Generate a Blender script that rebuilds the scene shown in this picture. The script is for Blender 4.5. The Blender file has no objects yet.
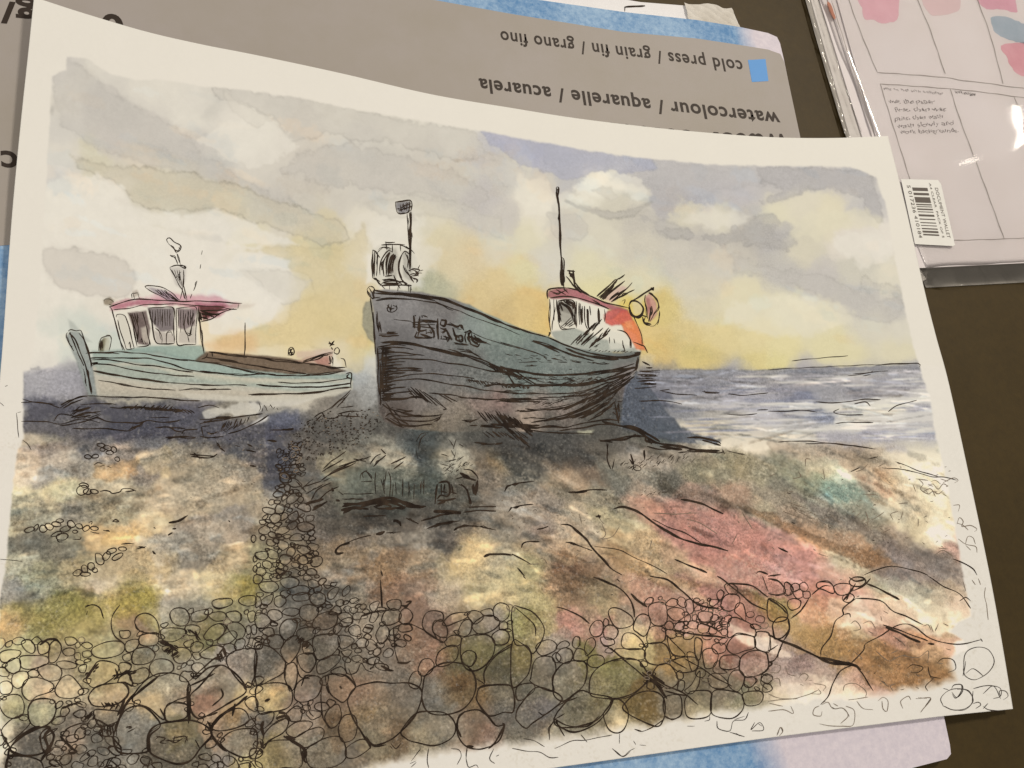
import bpy, math, random
import numpy as np
from mathutils import Matrix, Vector

random.seed(7)
rng = np.random.default_rng(11)
scene = bpy.context.scene
COL = scene.collection

# ------------------------------------------------------------------ camera
# The painting is an A3 sheet (0.42 x 0.297 m) lying in the plane z = 0, centre at the origin.
W_S, H_S = 0.42, 0.297
CX, CY = 512.0, 384.0
def pose():
    q = [(34, -2), (888, 136), (1013, 709), (-45, 846)]
    w = [(-W_S/2, H_S/2), (W_S/2, H_S/2), (W_S/2, -H_S/2), (-W_S/2, -H_S/2)]
    A = []
    for (X, Y), (x, y) in zip(w, q):
        x -= CX; y -= CY
        A.append([X, Y, 1, 0, 0, 0, -x*X, -x*Y, -x]); A.append([0, 0, 0, X, Y, 1, -y*X, -y*Y, -y])
    h = np.linalg.svd(np.array(A))[2][-1].reshape(3, 3)
    a, b = h[:, 0], h[:, 1]
    f = math.sqrt(-(a[0]*b[0]+a[1]*b[1])/(a[2]*b[2]))
    M = np.diag([1/f, 1/f, 1]) @ h
    M /= (np.linalg.norm(M[:, 0])+np.linalg.norm(M[:, 1]))/2
    if M[2, 2] < 0: M = -M
    r1 = M[:, 0]/np.linalg.norm(M[:, 0]); r3 = np.cross(r1, M[:, 1]); r3 /= np.linalg.norm(r3)
    r2 = np.cross(r3, r1)
    R = np.stack([r1, r2, r3], 1)
    return f, R, -R.T @ M[:, 2]
F_PX, R_CV, CAM = pose()
cam = bpy.data.cameras.new('camera'); cam_o = bpy.data.objects.new('camera', cam); COL.objects.link(cam_o)
Rt = R_CV.T
m = np.eye(4); m[:3, 0] = Rt[:, 0]; m[:3, 1] = -Rt[:, 1]; m[:3, 2] = -Rt[:, 2]; m[:3, 3] = CAM
cam_o.matrix_world = Matrix(m.tolist())
cam.sensor_width = 36; cam.lens = F_PX/1024*36; cam.clip_start = 0.01; cam.clip_end = 100
scene.camera = cam_o

# ------------------------------------------------------------------ light
scene.view_settings.view_transform = 'Standard'; scene.view_settings.look = 'None'
scene.view_settings.exposure = 0; scene.view_settings.gamma = 1
wd = bpy.data.worlds.new('World'); scene.world = wd; wd.use_nodes = True
bg = wd.node_tree.nodes['Background']; bg.inputs[0].default_value = (0.62, 0.55, 0.46, 1); bg.inputs[1].default_value = 0.45
def lamp(name, loc, target, size, power, col):
    l = bpy.data.lights.new(name, 'AREA'); l.shape = 'DISK'; l.size = size; l.energy = power; l.color = col
    o = bpy.data.objects.new(name, l); COL.objects.link(o); o.location = loc
    o.rotation_euler = (Vector(target)-Vector(loc)).to_track_quat('-Z', 'Y').to_euler()
    return o
lamp('ceiling_lamp', (0.95, 1.0, 1.75), (0.05, 0, 0), 0.34, 28, (1.0, 0.90, 0.77))
lamp('glint_lamp', (2.75, 1.62, 1.78), (0.25, 0.15, 0), 0.05, 0.32, (1.0, 0.93, 0.82))  # added small lamp, placed to put highlights on the plastic wallet
lamp('fill_lamp', (-1.5, -0.2, 1.9), (0, 0, 0), 0.7, 20, (1.0, 0.91, 0.80))  # added fill from the left, evens the falloff across the sheet
LIGHT = np.array([0.98, 0.885, 0.755])          # what a white surface returns under these lamps

# ------------------------------------------------------------------ helpers
def lin(c):
    c = np.asarray(c, float)
    return np.where(c <= 0.04045, c/12.92, ((c+0.055)/1.055)**2.4)
def hexs(s): return np.array([int(s[i:i+2], 16)/255 for i in (0, 2, 4)])
def alb(s):
    a = np.clip(lin(hexs(s) if isinstance(s, str) else s)/LIGHT, 0.003, 0.9)
    return (float(a[0]), float(a[1]), float(a[2]), 1)
def P(x, y, z=0.0):
    """points of the table (height z) seen at traced coordinates x, y; arrays allowed"""
    x = np.asarray(x, float); y = np.asarray(y, float)
    d = np.stack([(x-CX)/F_PX, (y-CY)/F_PX, np.ones_like(x)], -1) @ R_CV
    t = (z-CAM[2])/d[..., 2]
    return CAM + d*t[..., None]
def sheet_h(p):
    """height of the slightly curled painting over the plan"""
    X, Y = p[..., 0], p[..., 1]
    u = X/W_S+0.5; v = Y/H_S+0.5
    left = np.clip(1-u/0.5, 0, 1)**2; right = np.clip((u-0.62)/0.38, 0, 1)**2; top = np.clip(v, 0, 1.2)**2
    return 0.0004 + 0.0045*left*top + 0.0048*right*top + 0.0008*np.sin(X*17+1)*np.sin(Y*21+0.5) + 0.0008 - 0.0046*np.clip((u-0.86)/0.14, 0, 1)**2*np.clip((0.62-v)/0.5, 0, 1)
def on_sheet(x, y):
    z = np.zeros(np.shape(x))
    for _ in range(4):
        p = P(x, y, z); z = sheet_h(p)
    return P(x, y, z)

def link(name, me, mat=None, parent=None):
    o = bpy.data.objects.new(name, me); COL.objects.link(o)
    if mat: me.materials.append(mat)
    if parent:
        o.parent = parent; o.matrix_parent_inverse = parent.matrix_basis.inverted()
    return o
def empty(name, loc, label, cat, group=None):
    o = bpy.data.objects.new(name, None); COL.objects.link(o); o.location = loc; o.empty_display_size = 0.02
    o['label'] = label; o['category'] = cat
    if group: o['group'] = group
    return o
def mesh(name, V, F):
    me = bpy.data.meshes.new(name); me.from_pydata([tuple(map(float, v)) for v in V], [], F); me.update()
    return me
def slab(name, px, ztop, zbot, mat, parent=None, bevel=0):
    pts = P([p[0] for p in px], [p[1] for p in px], ztop)
    n = len(px)
    V = [tuple(p) for p in pts] + [(p[0], p[1], zbot) for p in pts]
    F = [list(range(n))[::-1], list(range(n, 2*n))] + [[i, (i+1) % n, n+(i+1) % n, n+i] for i in range(n)]
    me = mesh(name, V, F)
    o = link(name, me, mat, parent)
    import bmesh
    bm = bmesh.new(); bm.from_mesh(me); bmesh.ops.recalc_face_normals(bm, faces=bm.faces)
    if bevel:
        bmesh.ops.bevel(bm, geom=[e for e in bm.edges], offset=bevel, segments=2, affect='EDGES')
    bm.to_mesh(me); bm.free()
    return o

# ---- materials
def new_mat(name):
    mt = bpy.data.materials.new(name); mt.use_nodes = True
    nt = mt.node_tree; return mt, nt, nt.nodes['Principled BSDF']
def node(nt, t, **kw):
    n = nt.nodes.new(t)
    for k, v in kw.items():
        if k.startswith('i_'): n.inputs[int(k[2:]) if k[2:].isdigit() else k[2:]].default_value = v
        else: setattr(n, k, v)
    return n
def paper_mat(name, col, col2=None, scale=900, bump=0.15, dist=0.0003, rough=0.85, spec=0.2, cscale=60):
    mt, nt, b = new_mat(name); L = nt.links
    tc = node(nt, 'ShaderNodeTexCoord')
    n = node(nt, 'ShaderNodeTexNoise'); n.inputs['Scale'].default_value = scale; n.inputs['Detail'].default_value = 3
    L.new(tc.outputs['Object'], n.inputs['Vector'])
    bp = node(nt, 'ShaderNodeBump'); bp.inputs['Strength'].default_value = bump; bp.inputs['Distance'].default_value = dist
    L.new(n.outputs['Fac'], bp.inputs['Height']); L.new(bp.outputs['Normal'], b.inputs['Normal'])
    n2 = node(nt, 'ShaderNodeTexNoise'); n2.inputs['Scale'].default_value = cscale; n2.inputs['Detail'].default_value = 6; n2.inputs['Roughness'].default_value = 0.7
    L.new(tc.outputs['Object'], n2.inputs['Vector'])
    rp = node(nt, 'ShaderNodeValToRGB'); rp.color_ramp.elements[0].position = 0.35; rp.color_ramp.elements[1].position = 0.65
    c = alb(col); c2 = alb(col2) if col2 else tuple(min(0.9, k*1.05) for k in c[:3])+(1,)
    rp.color_ramp.elements[0].color = c; rp.color_ramp.elements[1].color = c2
    L.new(n2.outputs['Fac'], rp.inputs['Fac']); L.new(rp.outputs['Color'], b.inputs['Base Color'])
    b.inputs['Roughness'].default_value = rough; b.inputs['Specular IOR Level'].default_value = spec
    return mt
def flat_mat(name, col, rough=0.6, spec=0.3):
    return paper_mat(name, col, None, rough=rough, spec=spec, bump=0.03)

# ------------------------------------------------------------------ the table
mt, nt, b = new_mat('dark_table'); L = nt.links
tc = node(nt, 'ShaderNodeTexCoord')
n1 = node(nt, 'ShaderNodeTexNoise'); n1.inputs['Scale'].default_value = 220; n1.inputs['Detail'].default_value = 8; n1.inputs['Roughness'].default_value = 0.75
L.new(tc.outputs['Object'], n1.inputs['Vector'])
n2 = node(nt, 'ShaderNodeTexNoise'); n2.inputs['Scale'].default_value = 14; n2.inputs['Detail'].default_value = 4
L.new(tc.outputs['Object'], n2.inputs['Vector'])
rp = node(nt, 'ShaderNodeValToRGB'); rp.color_ramp.elements[0].position = 0.25; rp.color_ramp.elements[1].position = 0.75
rp.color_ramp.elements[0].color = alb('40331c'); rp.color_ramp.elements[1].color = alb('4c3c1f')
L.new(n1.outputs['Fac'], rp.inputs['Fac'])
mx = node(nt, 'ShaderNodeMixRGB', blend_type='MULTIPLY'); mx.inputs[0].default_value = 0.35
L.new(rp.outputs['Color'], mx.inputs[1]); L.new(n2.outputs['Fac'], mx.inputs[2]); L.new(mx.outputs[0], b.inputs['Base Color'])
bp = node(nt, 'ShaderNodeBump'); bp.inputs['Strength'].default_value = 0.25; bp.inputs['Distance'].default_value = 0.0004
L.new(n1.outputs['Fac'], bp.inputs['Height']); L.new(bp.outputs['Normal'], b.inputs['Normal'])
b.inputs['Roughness'].default_value = 0.5; b.inputs['Specular IOR Level'].default_value = 0.15
Z_T = -0.0065
tb = mesh('table_top', [(-1.0, -0.7, Z_T), (1.2, -0.7, Z_T), (1.2, 1.1, Z_T), (-1.0, 1.1, Z_T), (-1.0, -0.7, Z_T-0.03), (1.2, -0.7, Z_T-0.03), (1.2, 1.1, Z_T-0.03), (-1.0, 1.1, Z_T-0.03)],
          [[0, 1, 2, 3], [7, 6, 5, 4], [0, 4, 5, 1], [1, 5, 6, 2], [2, 6, 7, 3], [3, 7, 4, 0]])
tbo = link('table_top', tb, mt); tbo['kind'] = 'structure'

# ------------------------------------------------------------------ noise tools
def vnoise(h, w, cell, r=rng):
    gh, gw = int(h/cell)+3, int(w/cell)+3
    g = r.random((gh, gw))*2-1
    y = np.arange(h)/cell; x = np.arange(w)/cell
    yi = y.astype(int); xi = x.astype(int); fy = y-yi; fx = x-xi
    fy = fy*fy*(3-2*fy); fx = fx*fx*(3-2*fx)
    a = g[yi][:, xi]; b_ = g[yi][:, xi+1]; c = g[yi+1][:, xi]; d = g[yi+1][:, xi+1]
    return (a*(1-fx)+b_*fx)*(1-fy)[:, None] + (c*(1-fx)+d*fx)*fy[:, None]
def fbm(h, w, cell, oct=4, gain=0.55):
    s = 0; a = 1; t = 0
    for _ in range(oct):
        s = s + a*vnoise(h, w, max(cell, 1.01)); t += a; a *= gain; cell /= 2
    return s/t
def bil(img, y, x):
    h, w = img.shape[:2]
    y = np.clip(y, 0, h-1.001); x = np.clip(x, 0, w-1.001)
    yi = y.astype(int); xi = x.astype(int); fy = y-yi; fx = x-xi
    if img.ndim == 3: fy = fy[..., None]; fx = fx[..., None]
    return (img[yi, xi]*(1-fx)+img[yi, xi+1]*fx)*(1-fy)+(img[yi+1, xi]*(1-fx)+img[yi+1, xi+1]*fx)*fy

# ------------------------------------------------------------------ the watercolour washes (pigment on the sheet)
X0, Y0, CW, CH = -70, -30, 1120, 930           # tracing frame of the sheet
WASH = """60,65,d0c8bf 75,80,d3cabb 65,105,dbd2c2 60,125,d0c9be 60,160,d8cfc0 55,178,d8cec2 100,100,c8c0b6 120,118,c4bcb2 110,140,cfc4ba 150,120,ccc3b8 190,140,c9c1b8 220,160,c8c2b8 160,85,dcd3c2 200,95,d8d0c2 190,120,ded6c6 240,145,e0d8c8 95,155,d3c9a8 130,165,d4c8b2 170,180,d3c8ae 110,188,e0d5c2 230,120,ded5c6 220,90,d6cec0 210,105,cfc8bb 250,125,e0d8c8
280,100,d2cabc 262,130,e2dac8 300,125,cfc5b6 290,140,d4cabb 310,150,cfc4b4 340,110,dcd4c2 400,125,d9d1c0 460,135,d8d1c2 360,140,cfc8bb 380,160,c8c1b4 430,165,cbc2b4 340,175,cfc6b6 480,145,bdb9bd 500,170,c0bcb6 500,135,aeb0cc 455,185,c9c4b8 370,185,cdc5b8 410,190,cdc5b6 300,180,cbc2b4 260,170,d3cabb
530,145,b0b0c4 560,155,a9abc2 600,155,b3b3c0 650,165,b8b4b8 700,165,b5b0b4 750,170,b8b3b4 520,165,cfc8b8 545,180,c9c0b4 570,185,b5b3b8 600,185,e4dec8 620,180,d8d2c2 650,185,aaa8ae 700,180,b2aeb2 540,150,a5a8c8 640,195,d0c8b4
780,170,b5afb2 850,172,bcb4b4 865,185,cdc5bc 740,195,b5b0ba
20,250,e3dacb 70,260,d3c8bb 100,275,d3c9b9 120,270,d2c6b0 60,310,e5ddcd 55,320,d3d5c5 80,330,cfd3c6 150,198,cfc4a6 190,200,cdc2a8 230,205,cfc4a4 140,215,dcd3bd 190,230,ded5c4 215,230,d8d1c4 245,248,e0d2a6 170,250,e4dbc9 230,290,e6dcca 210,330,e8d5b0 235,340,e3cb98 250,270,dcd4c5 50,375,b9b3b6 30,200,e5dcce 60,215,e2d8c9 100,220,e0d7c6 30,300,e4dccc 25,350,e6decf 15,360,e6decf 100,300,e2d9c8 130,290,e4dbc9 90,345,c9cfc0 150,270,e5dccb 60,345,d8d9ca 200,280,e5dbc8 220,310,e6dbc5 250,320,e3d2ac 262,350,e0d0a8
270,205,c5bdb2 300,210,c9c0ae 330,225,d6c492 360,215,dcd2bc 400,215,dfd7c5 340,205,cdc4b4 280,230,d5cbb8 262,240,dccfa8 300,245,dcc890 340,250,d6c183 280,265,e0d9cb 270,290,dcd5c8 310,275,d8c899 320,300,dcc484 350,290,dcc68c 270,330,dfc489 300,330,e2c98c 265,310,e8e0d0 340,320,ddc47f 370,260,e4dccb 390,240,e0d8c6 440,200,c9c1b4 480,200,bcb5b5 500,220,c4bcb4 440,240,d9c99a 470,260,ddc28a 500,280,e0c078 450,270,dcc690 430,220,d8cdb0 500,250,d8caa8 480,300,dcbb72 505,310,d8b468 365,340,dcc070 360,355,dccb8c 370,365,cfc9b8 340,355,e0d4b8 436,285,b0ae86 420,255,ddd3ba 355,250,dfd3b4 360,370,b8bbb4 358,380,a8aeb0
530,200,ddd3c0 530,240,dad0a8 520,270,ddcf8c 525,300,e3bb66 520,320,e2bd68 545,260,cfc9b8 560,225,c6bfb2 575,215,c9c1b0 580,205,d8cfb6 620,205,c9c1aa 600,240,d2cab0 640,220,bdb5a8 660,200,a8a4ac 700,195,a0a3b8 690,215,cdc4a8 720,220,d2cab0 740,230,b5ada4 700,235,b8b0a8 640,250,c8bfaa 680,250,c4bcae 720,260,c8bfae 590,265,d8cfa0 600,290,ddd190 640,280,d8cda0 700,290,cfc4a8 740,300,ddd0a0 660,310,dcc068 690,330,e0c270 720,340,e2c878 760,340,e4cd80 660,350,dfba60 650,335,e2c070 700,360,e0c060 760,362,e0c870 640,310,e0c258 700,310,d4c698 540,330,e4bb60
780,215,dad0aa 800,205,d8cdb0 830,215,dccfa8 870,200,b9b5b8 780,235,a8a4a8 800,250,d0c6a8 850,240,ddd0c0 880,240,e0d5c8 790,270,b5b0ac 820,280,bcb5b2 860,265,c6c0ae 890,280,d8cfb6 860,300,bbb6b2 895,305,b8b3ae 790,310,ddd3a8 820,320,dcd0a4 870,325,d0c8b0 900,330,d5cdb8 780,345,e3d184 830,345,ded08c 900,350,d9cda0 775,360,e0cf78 850,358,ddcf90
660,382,7d7c88 700,387,84838f 740,385,9a97a0 800,380,a9a3a8 850,376,b5aeb0 900,382,9a98a4 910,374,a8a4a8 650,400,62667a 640,420,4f5a6c 660,430,506064 680,415,8a8a90 700,400,9b98a0 730,405,b8b4c0 750,400,a6a3b0 720,415,b0a89e 700,425,c9bca4 740,430,cfc4b4 760,420,bcb8c0 720,440,e0d0b4 760,445,e0ccb0 780,392,8f8c98 800,398,7d8098 830,395,9a98a0 860,395,93919c 900,394,a8a4aa 800,412,8f90a0 820,415,7f86a0 850,412,e0d8c4 890,408,e3dcc8 920,413,a9a6b0 840,430,d9d2c6 880,425,c5bdbc 800,425,b0aaa8 840,437,a8a4b0 880,438,a3a1b4 920,438,a5a3b5 790,438,c0b8a8 925,395,c8c2bc 930,425,c0bab8
40,385,a8a4a6 60,390,9c98a0 28,400,9a979c 75,385,9a979c 360,387,a0a09c 350,400,8a857c
30,415,75706f 60,405,6f6a6a 100,405,6b6664 150,405,6a6662 200,405,7d7678 240,415,74706d 50,430,57565a 100,430,57575c 150,430,5a5a60 200,430,605f64 240,440,55555a 30,440,9a8c84 45,450,8d7f74 100,445,6e6a6a 150,445,6c6a6c 200,445,626166 250,460,4c4c52 30,460,b8a48c 20,470,c8b8a0 60,460,b0a08c 50,475,8e877c 80,470,8c8274 120,455,85796e 150,470,85796c 190,465,77726a 110,480,b8ac90 20,500,c5b890 60,490,c2b488 20,520,c0b28c 50,515,b4a684 70,515,8a8272 100,500,94886f 130,500,97896e 120,515,a09678 160,500,a08f7c 155,520,c8b088 130,530,c0a070 100,535,c0a070 180,520,9c8b78 200,510,8f8272 220,530,a2907a 240,500,8c8174 220,500,9a8b7c 240,520,8e8274 170,545,7e7568 200,555,857a6a 230,560,ab9470 30,545,6f6a5c 60,550,757060 20,560,a09a80 40,570,8f8868 80,565,a4946e 120,560,a89470 150,560,ab946c 100,575,b09c78 70,540,84806c
300,395,c8bca4 280,410,a09888 285,418,5f6274 330,405,857a6c 350,400,6c665e 340,420,5e5952 300,440,605a54 320,430,5b5650 360,440,625d55 270,460,54535a 265,480,52525a 260,450,5c5a60 300,470,625d56 290,490,6c665c 340,460,8a826c 350,455,7a7566 390,450,8c8676 400,460,a29a86 370,480,66685c 350,490,6a6b5e 400,485,5c5f55 430,480,4d524c 420,450,4c565a 430,440,505a58 450,450,6b6a5e 450,460,8a8470 460,450,9c9684 480,455,74695a 500,460,8a785c 490,480,7a6e60 505,500,7d7468 370,508,4c463f 420,520,62584e 300,520,75695d 320,540,6d6156 350,545,746759 380,540,7e7263 430,530,6e665c 450,540,625a52 420,535,8a8072 300,560,746653 340,570,8a7a68 380,570,7d6248 400,560,7a6450 430,570,948772 470,550,c4a674 480,545,c0a476 455,570,b8a070 500,560,a89878 265,520,85765f 260,505,9a8b74 262,560,8e8462 290,540,80735e 500,530,877c6c 390,425,5c5850 470,430,5a5850 500,440,504e4a 460,495,5a564c 450,510,5c564c 340,510,5a5248 470,520,6e655a
530,440,504f4e 520,460,504f4a 560,455,565450 580,470,756150 570,480,a08468 600,450,7c7060 640,455,9a8b7c 680,455,938573 640,470,8a8070 620,480,6f6c60 660,480,68655a 700,470,7e755c 740,460,8c8060 760,470,8f8468 520,480,6d6a60 560,490,7c7260 640,490,9b8672 600,500,8d8068 550,500,8a7d70 520,510,93897c 580,515,a8967c 650,505,b08068 680,515,b57e6c 700,500,a58070 720,520,b0786c 740,530,b2766a 700,540,b4756a 760,540,b57468 760,510,9c8c70 740,500,a07c64 520,530,8c8070 540,540,967f70 580,530,ab947a 610,520,a4946e 620,540,b39468 640,545,ba9568 560,560,805f4c 590,560,a08268 620,560,b0855a 650,560,a58862 680,560,b08a68 700,565,b5786a 750,565,bc8070 530,560,988a60 530,575,a89a6c 550,425,4a4a46 600,435,5c584f 640,437,5a574c
780,447,cdb89c 800,455,b8a080 840,450,b59c80 860,455,9c8468 880,448,d3c0a0 920,446,d8ccb0 940,450,dcd2b8 790,465,8d8a70 820,470,b0a484 840,478,b4bca0 870,470,c0a484 875,485,b88c6c 830,485,859478 845,492,869680 800,485,8a8c70 790,490,7f7c6c 780,500,8c7f6c 820,505,8c8878 860,510,938f78 900,490,c0ac8c 930,490,cdbf9c 940,510,cabb98 900,510,b5a688 830,520,857c6c 870,530,8a7f6c 900,540,a08c78 920,530,c8b48c 935,535,dcd0b4 950,545,c89480 940,560,8a7a70 900,555,8f7c74 850,540,ad8464 870,557,a3744e 810,540,b08868 840,560,b8a684 780,540,b48478 800,555,c07f74 780,565,b88076 830,570,c8a084 950,570,98877c 930,575,8c7b72 790,518,98806a
10,590,8a8880 40,585,8f9078 30,600,7b7c70 60,600,857f4c 80,605,88803f 40,620,8f8648 20,610,a89a60 10,625,b8935c 100,590,b8a890 130,600,a08e50 145,600,9c8a4a 110,600,b09c60 100,620,b0a060 90,630,b8a870 125,625,a08258 140,625,927458 165,605,9c9688 160,620,a09a84 180,590,b4a080 215,585,c0ac80 230,590,a8965c 250,590,8f7f3c 180,615,85806f 200,615,858070 240,610,85805a 180,635,7c7450 210,630,6f6840 235,630,7c7860 250,640,807a70 20,650,aaa470 10,660,b5ac80 30,640,9c9870 50,650,978a5c 40,662,a08a74 60,660,9a8a6c 90,650,9c9060 110,645,9a9268 130,650,83785a 150,655,7a7460 50,672,b0a080 20,680,a39a78 40,690,ac9474 70,690,a89878 100,675,9a8c60 115,695,a58c68 140,670,8a8060 160,685,857c66 170,700,8a7a64 155,705,a58c64 200,680,8f8878 205,700,946e5c 225,690,8a8070 240,660,8a8078 250,700,b8a070 15,705,8e8c68 40,715,96906c 60,730,6f6658 30,740,5c574f 20,760,5a5650 80,730,6c6458 75,735,9c8470 100,740,656055 130,725,6f6a5f 140,740,6a665c 100,760,6c6860 135,760,78746a 180,735,6a6248 190,750,5f5a4c 160,755,585246 215,725,9a7c60 235,715,a8865c 240,740,7c7260 220,755,7f766c 250,760,a0905c 5,690,c8c0a0 5,740,c0b8a0 60,780,6a6458 150,790,6c665a 250,800,8a8060 0,790,b0a890
265,590,807a60 290,600,646058 310,600,5f5c56 260,610,7d766a 275,615,8a8378 300,625,58544c 320,620,5a4c3f 330,640,5f5850 270,640,5c5850 290,645,4e4b46 265,670,646058 310,655,575248 340,600,6b655b 360,600,7d7465 370,585,8a7868 400,590,8a6c58 420,580,937a68 440,590,a08c78 450,585,b09c80 480,595,beaa7a 500,580,b8a274 470,610,9c8260 505,600,a8956c 420,610,85695a 400,600,7c6c5c 370,625,8a7f70 390,620,7e7465 410,640,80604c 430,650,8a6450 400,650,7c6858 440,625,755a4c 475,620,6a6254 500,620,857c74 470,660,5f5a3c 485,650,62603f 460,645,66583a 505,670,55503c 350,665,6f6658 380,660,7b7064 360,690,806450 330,670,5c564c 310,685,6e6054 290,670,a08468 275,690,a89060 270,710,9a8458 280,680,8c7860 300,700,806c60 340,690,75604f 370,700,74624f 400,690,70665a 380,720,7a6a54 400,730,6a5640 370,710,806848 430,700,6c665c 440,690,6e6a62 460,680,6c4c2c 450,690,6a5438 470,690,705838 440,710,635e52 500,690,605a4c 500,710,5f5c55 430,725,7c7464 420,735,8a826c 450,720,857c6c 470,720,7a6250 485,730,86685a 490,745,857464 270,750,7a6c48 260,725,66605a 290,740,8a7c64 320,750,6e6453 350,750,6b6256 290,710,84705f 300,725,8c7c6c 340,735,6f5c46 370,745,7a6e56
520,590,a8996c 540,600,a89a68 560,585,8c6c50 570,595,8a6c50 600,590,8f7858 590,620,9c7c64 575,625,b0786c 540,630,9a8a5c 520,620,85804c 600,600,a08a64 640,590,b08068 650,600,b07a68 680,590,a87864 700,600,b07868 740,600,a87060 730,605,9a6058 520,655,6a5f38 530,680,645f50 550,670,6c665a 560,680,6a6554 580,690,6a6654 600,690,6e6848 620,680,66603c 570,720,6a6450 600,720,706850 640,705,6c5830 645,700,644e28 530,720,5f5c58 520,740,706858 540,710,5c5a5c 560,650,8a7f74 590,650,77703f 610,660,6f6838 640,640,a09060 630,615,8c7a68 625,630,a89878 660,620,8c6050 635,640,b09a68 600,630,a87468 605,640,98807c 680,650,85683c 700,670,6c6048 670,700,706858 720,690,7a6c58 700,700,68604c 740,700,7a7458 760,690,80755c 690,640,a07c50 720,640,b87c68 740,650,8c5c50 735,630,b4847c 750,620,9c6458 725,605,b0746c 700,620,b58478 750,660,8e6050 765,640,b0907c 560,738,8c826c 620,728,a89a78 700,712,9c9070
780,590,b07468 800,590,b87c70 820,600,cc8068 830,610,c88468 810,620,d09070 780,610,8c7a3c 790,620,a88450 800,635,b89058 820,640,a88048 830,630,b07c50 860,600,cc9c88 870,620,d8b8a0 850,630,d0b488 880,600,a8a080 900,605,b0ac94 930,610,b8b098 920,590,a09480 940,590,a89c84 900,580,85746c 950,590,a8937c 960,600,ccb098 960,620,d8ccb0 860,645,9c7448 840,650,a07848 870,660,a07444 900,660,a86c40 900,680,96704c 930,665,9c7248 940,675,8c6840 890,640,b8806c 920,650,c89468 950,630,b09468 960,640,cf9c80 780,650,9c8884 800,660,8a706c 820,670,a0887c 790,680,a8958c 780,700,a89c84 830,690,c8ac98 860,680,b88c78 880,690,c49078 850,698,d8c4a8 800,705,dcd0b4"""
HULL = """MASK 370,292 385,289 405,291 420,292 450,298 470,305 490,315 520,328 548,336 560,342 580,347 600,351 620,353 641,350 639,365 634,372 625,383 622,405 620,424 590,430 560,431 520,432 490,431 450,432 420,430 400,428 385,422 379,412 378,400 376,360 373,310
380,300,84807f 400,310,807c7d 440,305,76716f 430,330,7a7778 400,345,6e6a6a 385,370,4c4846 400,380,6a6665 440,370,6d6a6a 480,330,7a8884 490,325,7d9286 510,335,768c80 470,360,6c6e6a 500,350,6c7a74 520,360,6a7872 540,350,6f807a 560,365,74807a 600,360,6f7a74 630,360,6a706a 440,395,6f6c68 480,385,6a6e6a 520,385,6c7c76 560,388,6c7c76 600,378,6a746e 420,405,7c7068 450,410,887868 480,405,8a7064 500,400,8c6c62 460,420,80705c 400,415,5e5048 540,405,907a6e 530,418,a58a74 550,417,5c564e 590,400,6a6058 610,395,504c46 600,412,58554c 500,427,4a4944 620,410,4a4a48 625,388,6a5c58 632,375,8c7a78 560,405,8a7468 470,430,605a50 430,425,74644f"""
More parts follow.
